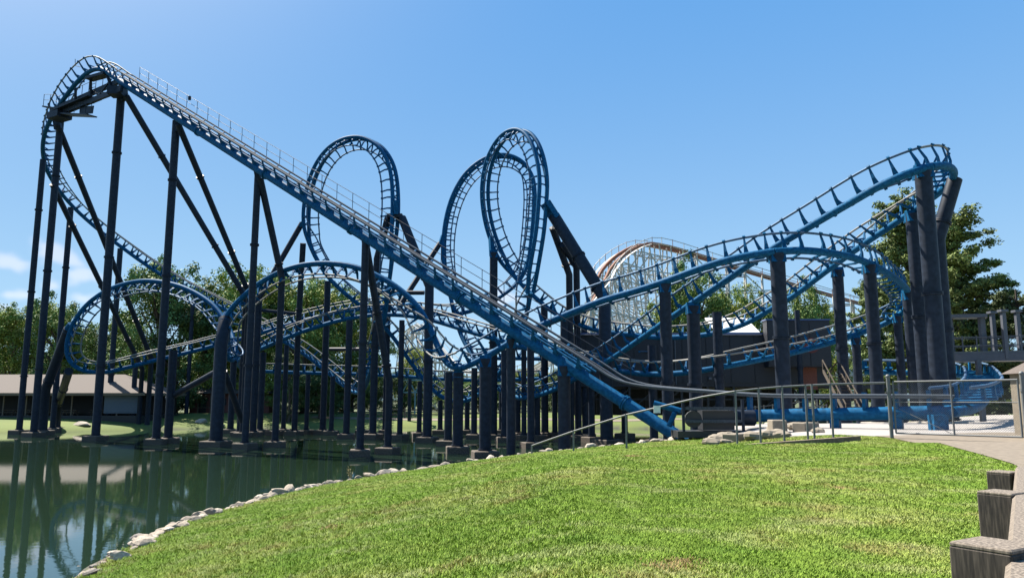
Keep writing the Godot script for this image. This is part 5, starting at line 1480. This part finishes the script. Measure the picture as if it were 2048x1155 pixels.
func build_grass() -> void:
	# one tuft of blades, scattered over the near lawn
	var r := RandomNumberGenerator.new()
	r.seed = 3
	var v := PackedVector3Array(); var nn := PackedVector3Array(); var cc := PackedColorArray()
	for k in 48:
		var p := Vector3(r.randf_range(-0.11, 0.11), 0, r.randf_range(-0.11, 0.11))
		var a := r.randf() * TAU
		var h := r.randf_range(0.016, 0.042)
		var lean := r.randf_range(0.006, 0.034)
		var dir := Vector3(cos(a), 0, sin(a))
		var sd := Vector3(-sin(a), 0, cos(a)) * r.randf_range(0.0028, 0.005)
		var mid := p + Vector3(0, h * 0.6, 0) + dir * lean * 0.35
		var tip := p + Vector3(0, h, 0) + dir * lean
		var nrm := (Vector3.UP * 0.6 + dir * -0.6).normalized()
		var f := r.randf_range(0.75, 1.25)
		var c := Color(f, f, f) if r.randf() > 0.2 else Color(1.55, 1.25, 1.6)
		for q in [p - sd, mid - sd * 0.8, mid + sd * 0.8, p - sd, mid + sd * 0.8, p + sd, mid - sd * 0.8, tip, mid + sd * 0.8]:
			v.append(q); nn.append(nrm); cc.append(c)
	var ar := []
	ar.resize(Mesh.ARRAY_MAX)
	ar[Mesh.ARRAY_VERTEX] = v; ar[Mesh.ARRAY_NORMAL] = nn; ar[Mesh.ARRAY_COLOR] = cc
	var tuft := ArrayMesh.new()
	tuft.add_surface_from_arrays(Mesh.PRIMITIVE_TRIANGLES, ar)
	var xf := []; var cols := []
	var fn := FastNoiseLite.new()
	fn.seed = 41; fn.frequency = 0.22; fn.fractal_octaves = 3
	var fy := FastNoiseLite.new()
	fy.seed = 43; fy.frequency = 0.9; fy.fractal_octaves = 2
	var fz := FastNoiseLite.new()
	fz.seed = 47; fz.frequency = 0.55; fz.fractal_octaves = 4
	r.seed = 99
	var z := -4.6
	while z > -40.0:
		var dist := -z
		var step := clampf(0.0045 * dist + 0.03, 0.06, 0.15)
		var lim := dist * 0.68 + 0.8
		var x := -lim
		while x < lim:
			var px := x + r.randf_range(-0.5, 0.5) * step
			var pz := z + r.randf_range(-0.5, 0.5) * step
			x += step
			if Geometry2D.is_point_in_polygon(Vector2(px, pz), PATH) or Geometry2D.is_point_in_polygon(Vector2(px, pz), GRAVEL): continue
			if px < -11.2: continue
			var d := pond_dist(px, pz)
			if d < 1.0 + 0.35 * fy.get_noise_2d(px * 3.0, pz * 3.0): continue
			var k := fn.get_noise_2d(px, pz)
			var k2 := fy.get_noise_2d(px, pz)
			var s := r.randf_range(0.75, 1.2) * (1.0 + 0.006 * dist) * (1.0 + 0.15 * k2)
			xf.append(Transform3D(Basis(Vector3.UP, r.randf() * TAU) * Basis.from_scale(Vector3(s * (1.0 + step), s, s * (1.0 + step))), Vector3(px, land(px, pz) - 0.006, pz)))
			var warm := 0.75 * smoothstep(-0.25, 0.6, k + 0.35 * k2)
			var c := Color(0.175, 0.268, 0.038).lerp(Color(0.300, 0.335, 0.088), warm)
			if k2 > 0.42 and k > 0.1: c = c.lerp(Color(0.248, 0.198, 0.081), 0.55)
			var k3 := fz.get_noise_2d(px * 0.8 + pz * 0.5, pz * 2.2 - px * 0.6)
			c = c.lerp(Color(0.36, 0.37, 0.17), 0.5 * smoothstep(0.12, 0.5, k3))
			c = c.lerp(Color(0.12, 0.22, 0.035), 0.55 * smoothstep(0.15, 0.5, -k3))
			var worn := 9.0
			for q in WORN: worn = minf(worn, Vector2((px - q.x) / q.z, (pz - q.y) / (q.z * 0.7)).length() + 0.5 * k2)
			if worn < 1.0:
				c = c.lerp(Color(0.30, 0.19, 0.10), 0.8)
				if r.randf() < 0.5:
					xf.pop_back()
					continue
			cols.append(c * r.randf_range(0.82, 1.18))
		z -= step
	var mm := MultiMesh.new()
	mm.transform_format = MultiMesh.TRANSFORM_3D
	mm.use_colors = true
	mm.mesh = tuft
	mm.instance_count = xf.size()
	for i in xf.size():
		mm.set_instance_transform(i, xf[i])
		mm.set_instance_color(i, cols[i])
	var o := MultiMeshInstance3D.new()
	o.name = "grass"
	o.multimesh = mm
	o.material_override = M.grass_blade
	add_child(o)
	tag(o, "sunlit mown lawn grass sloping from the path to the shore", "grass", "", "stuff")
	print("tufts ", xf.size(), " ties ", ties.size())
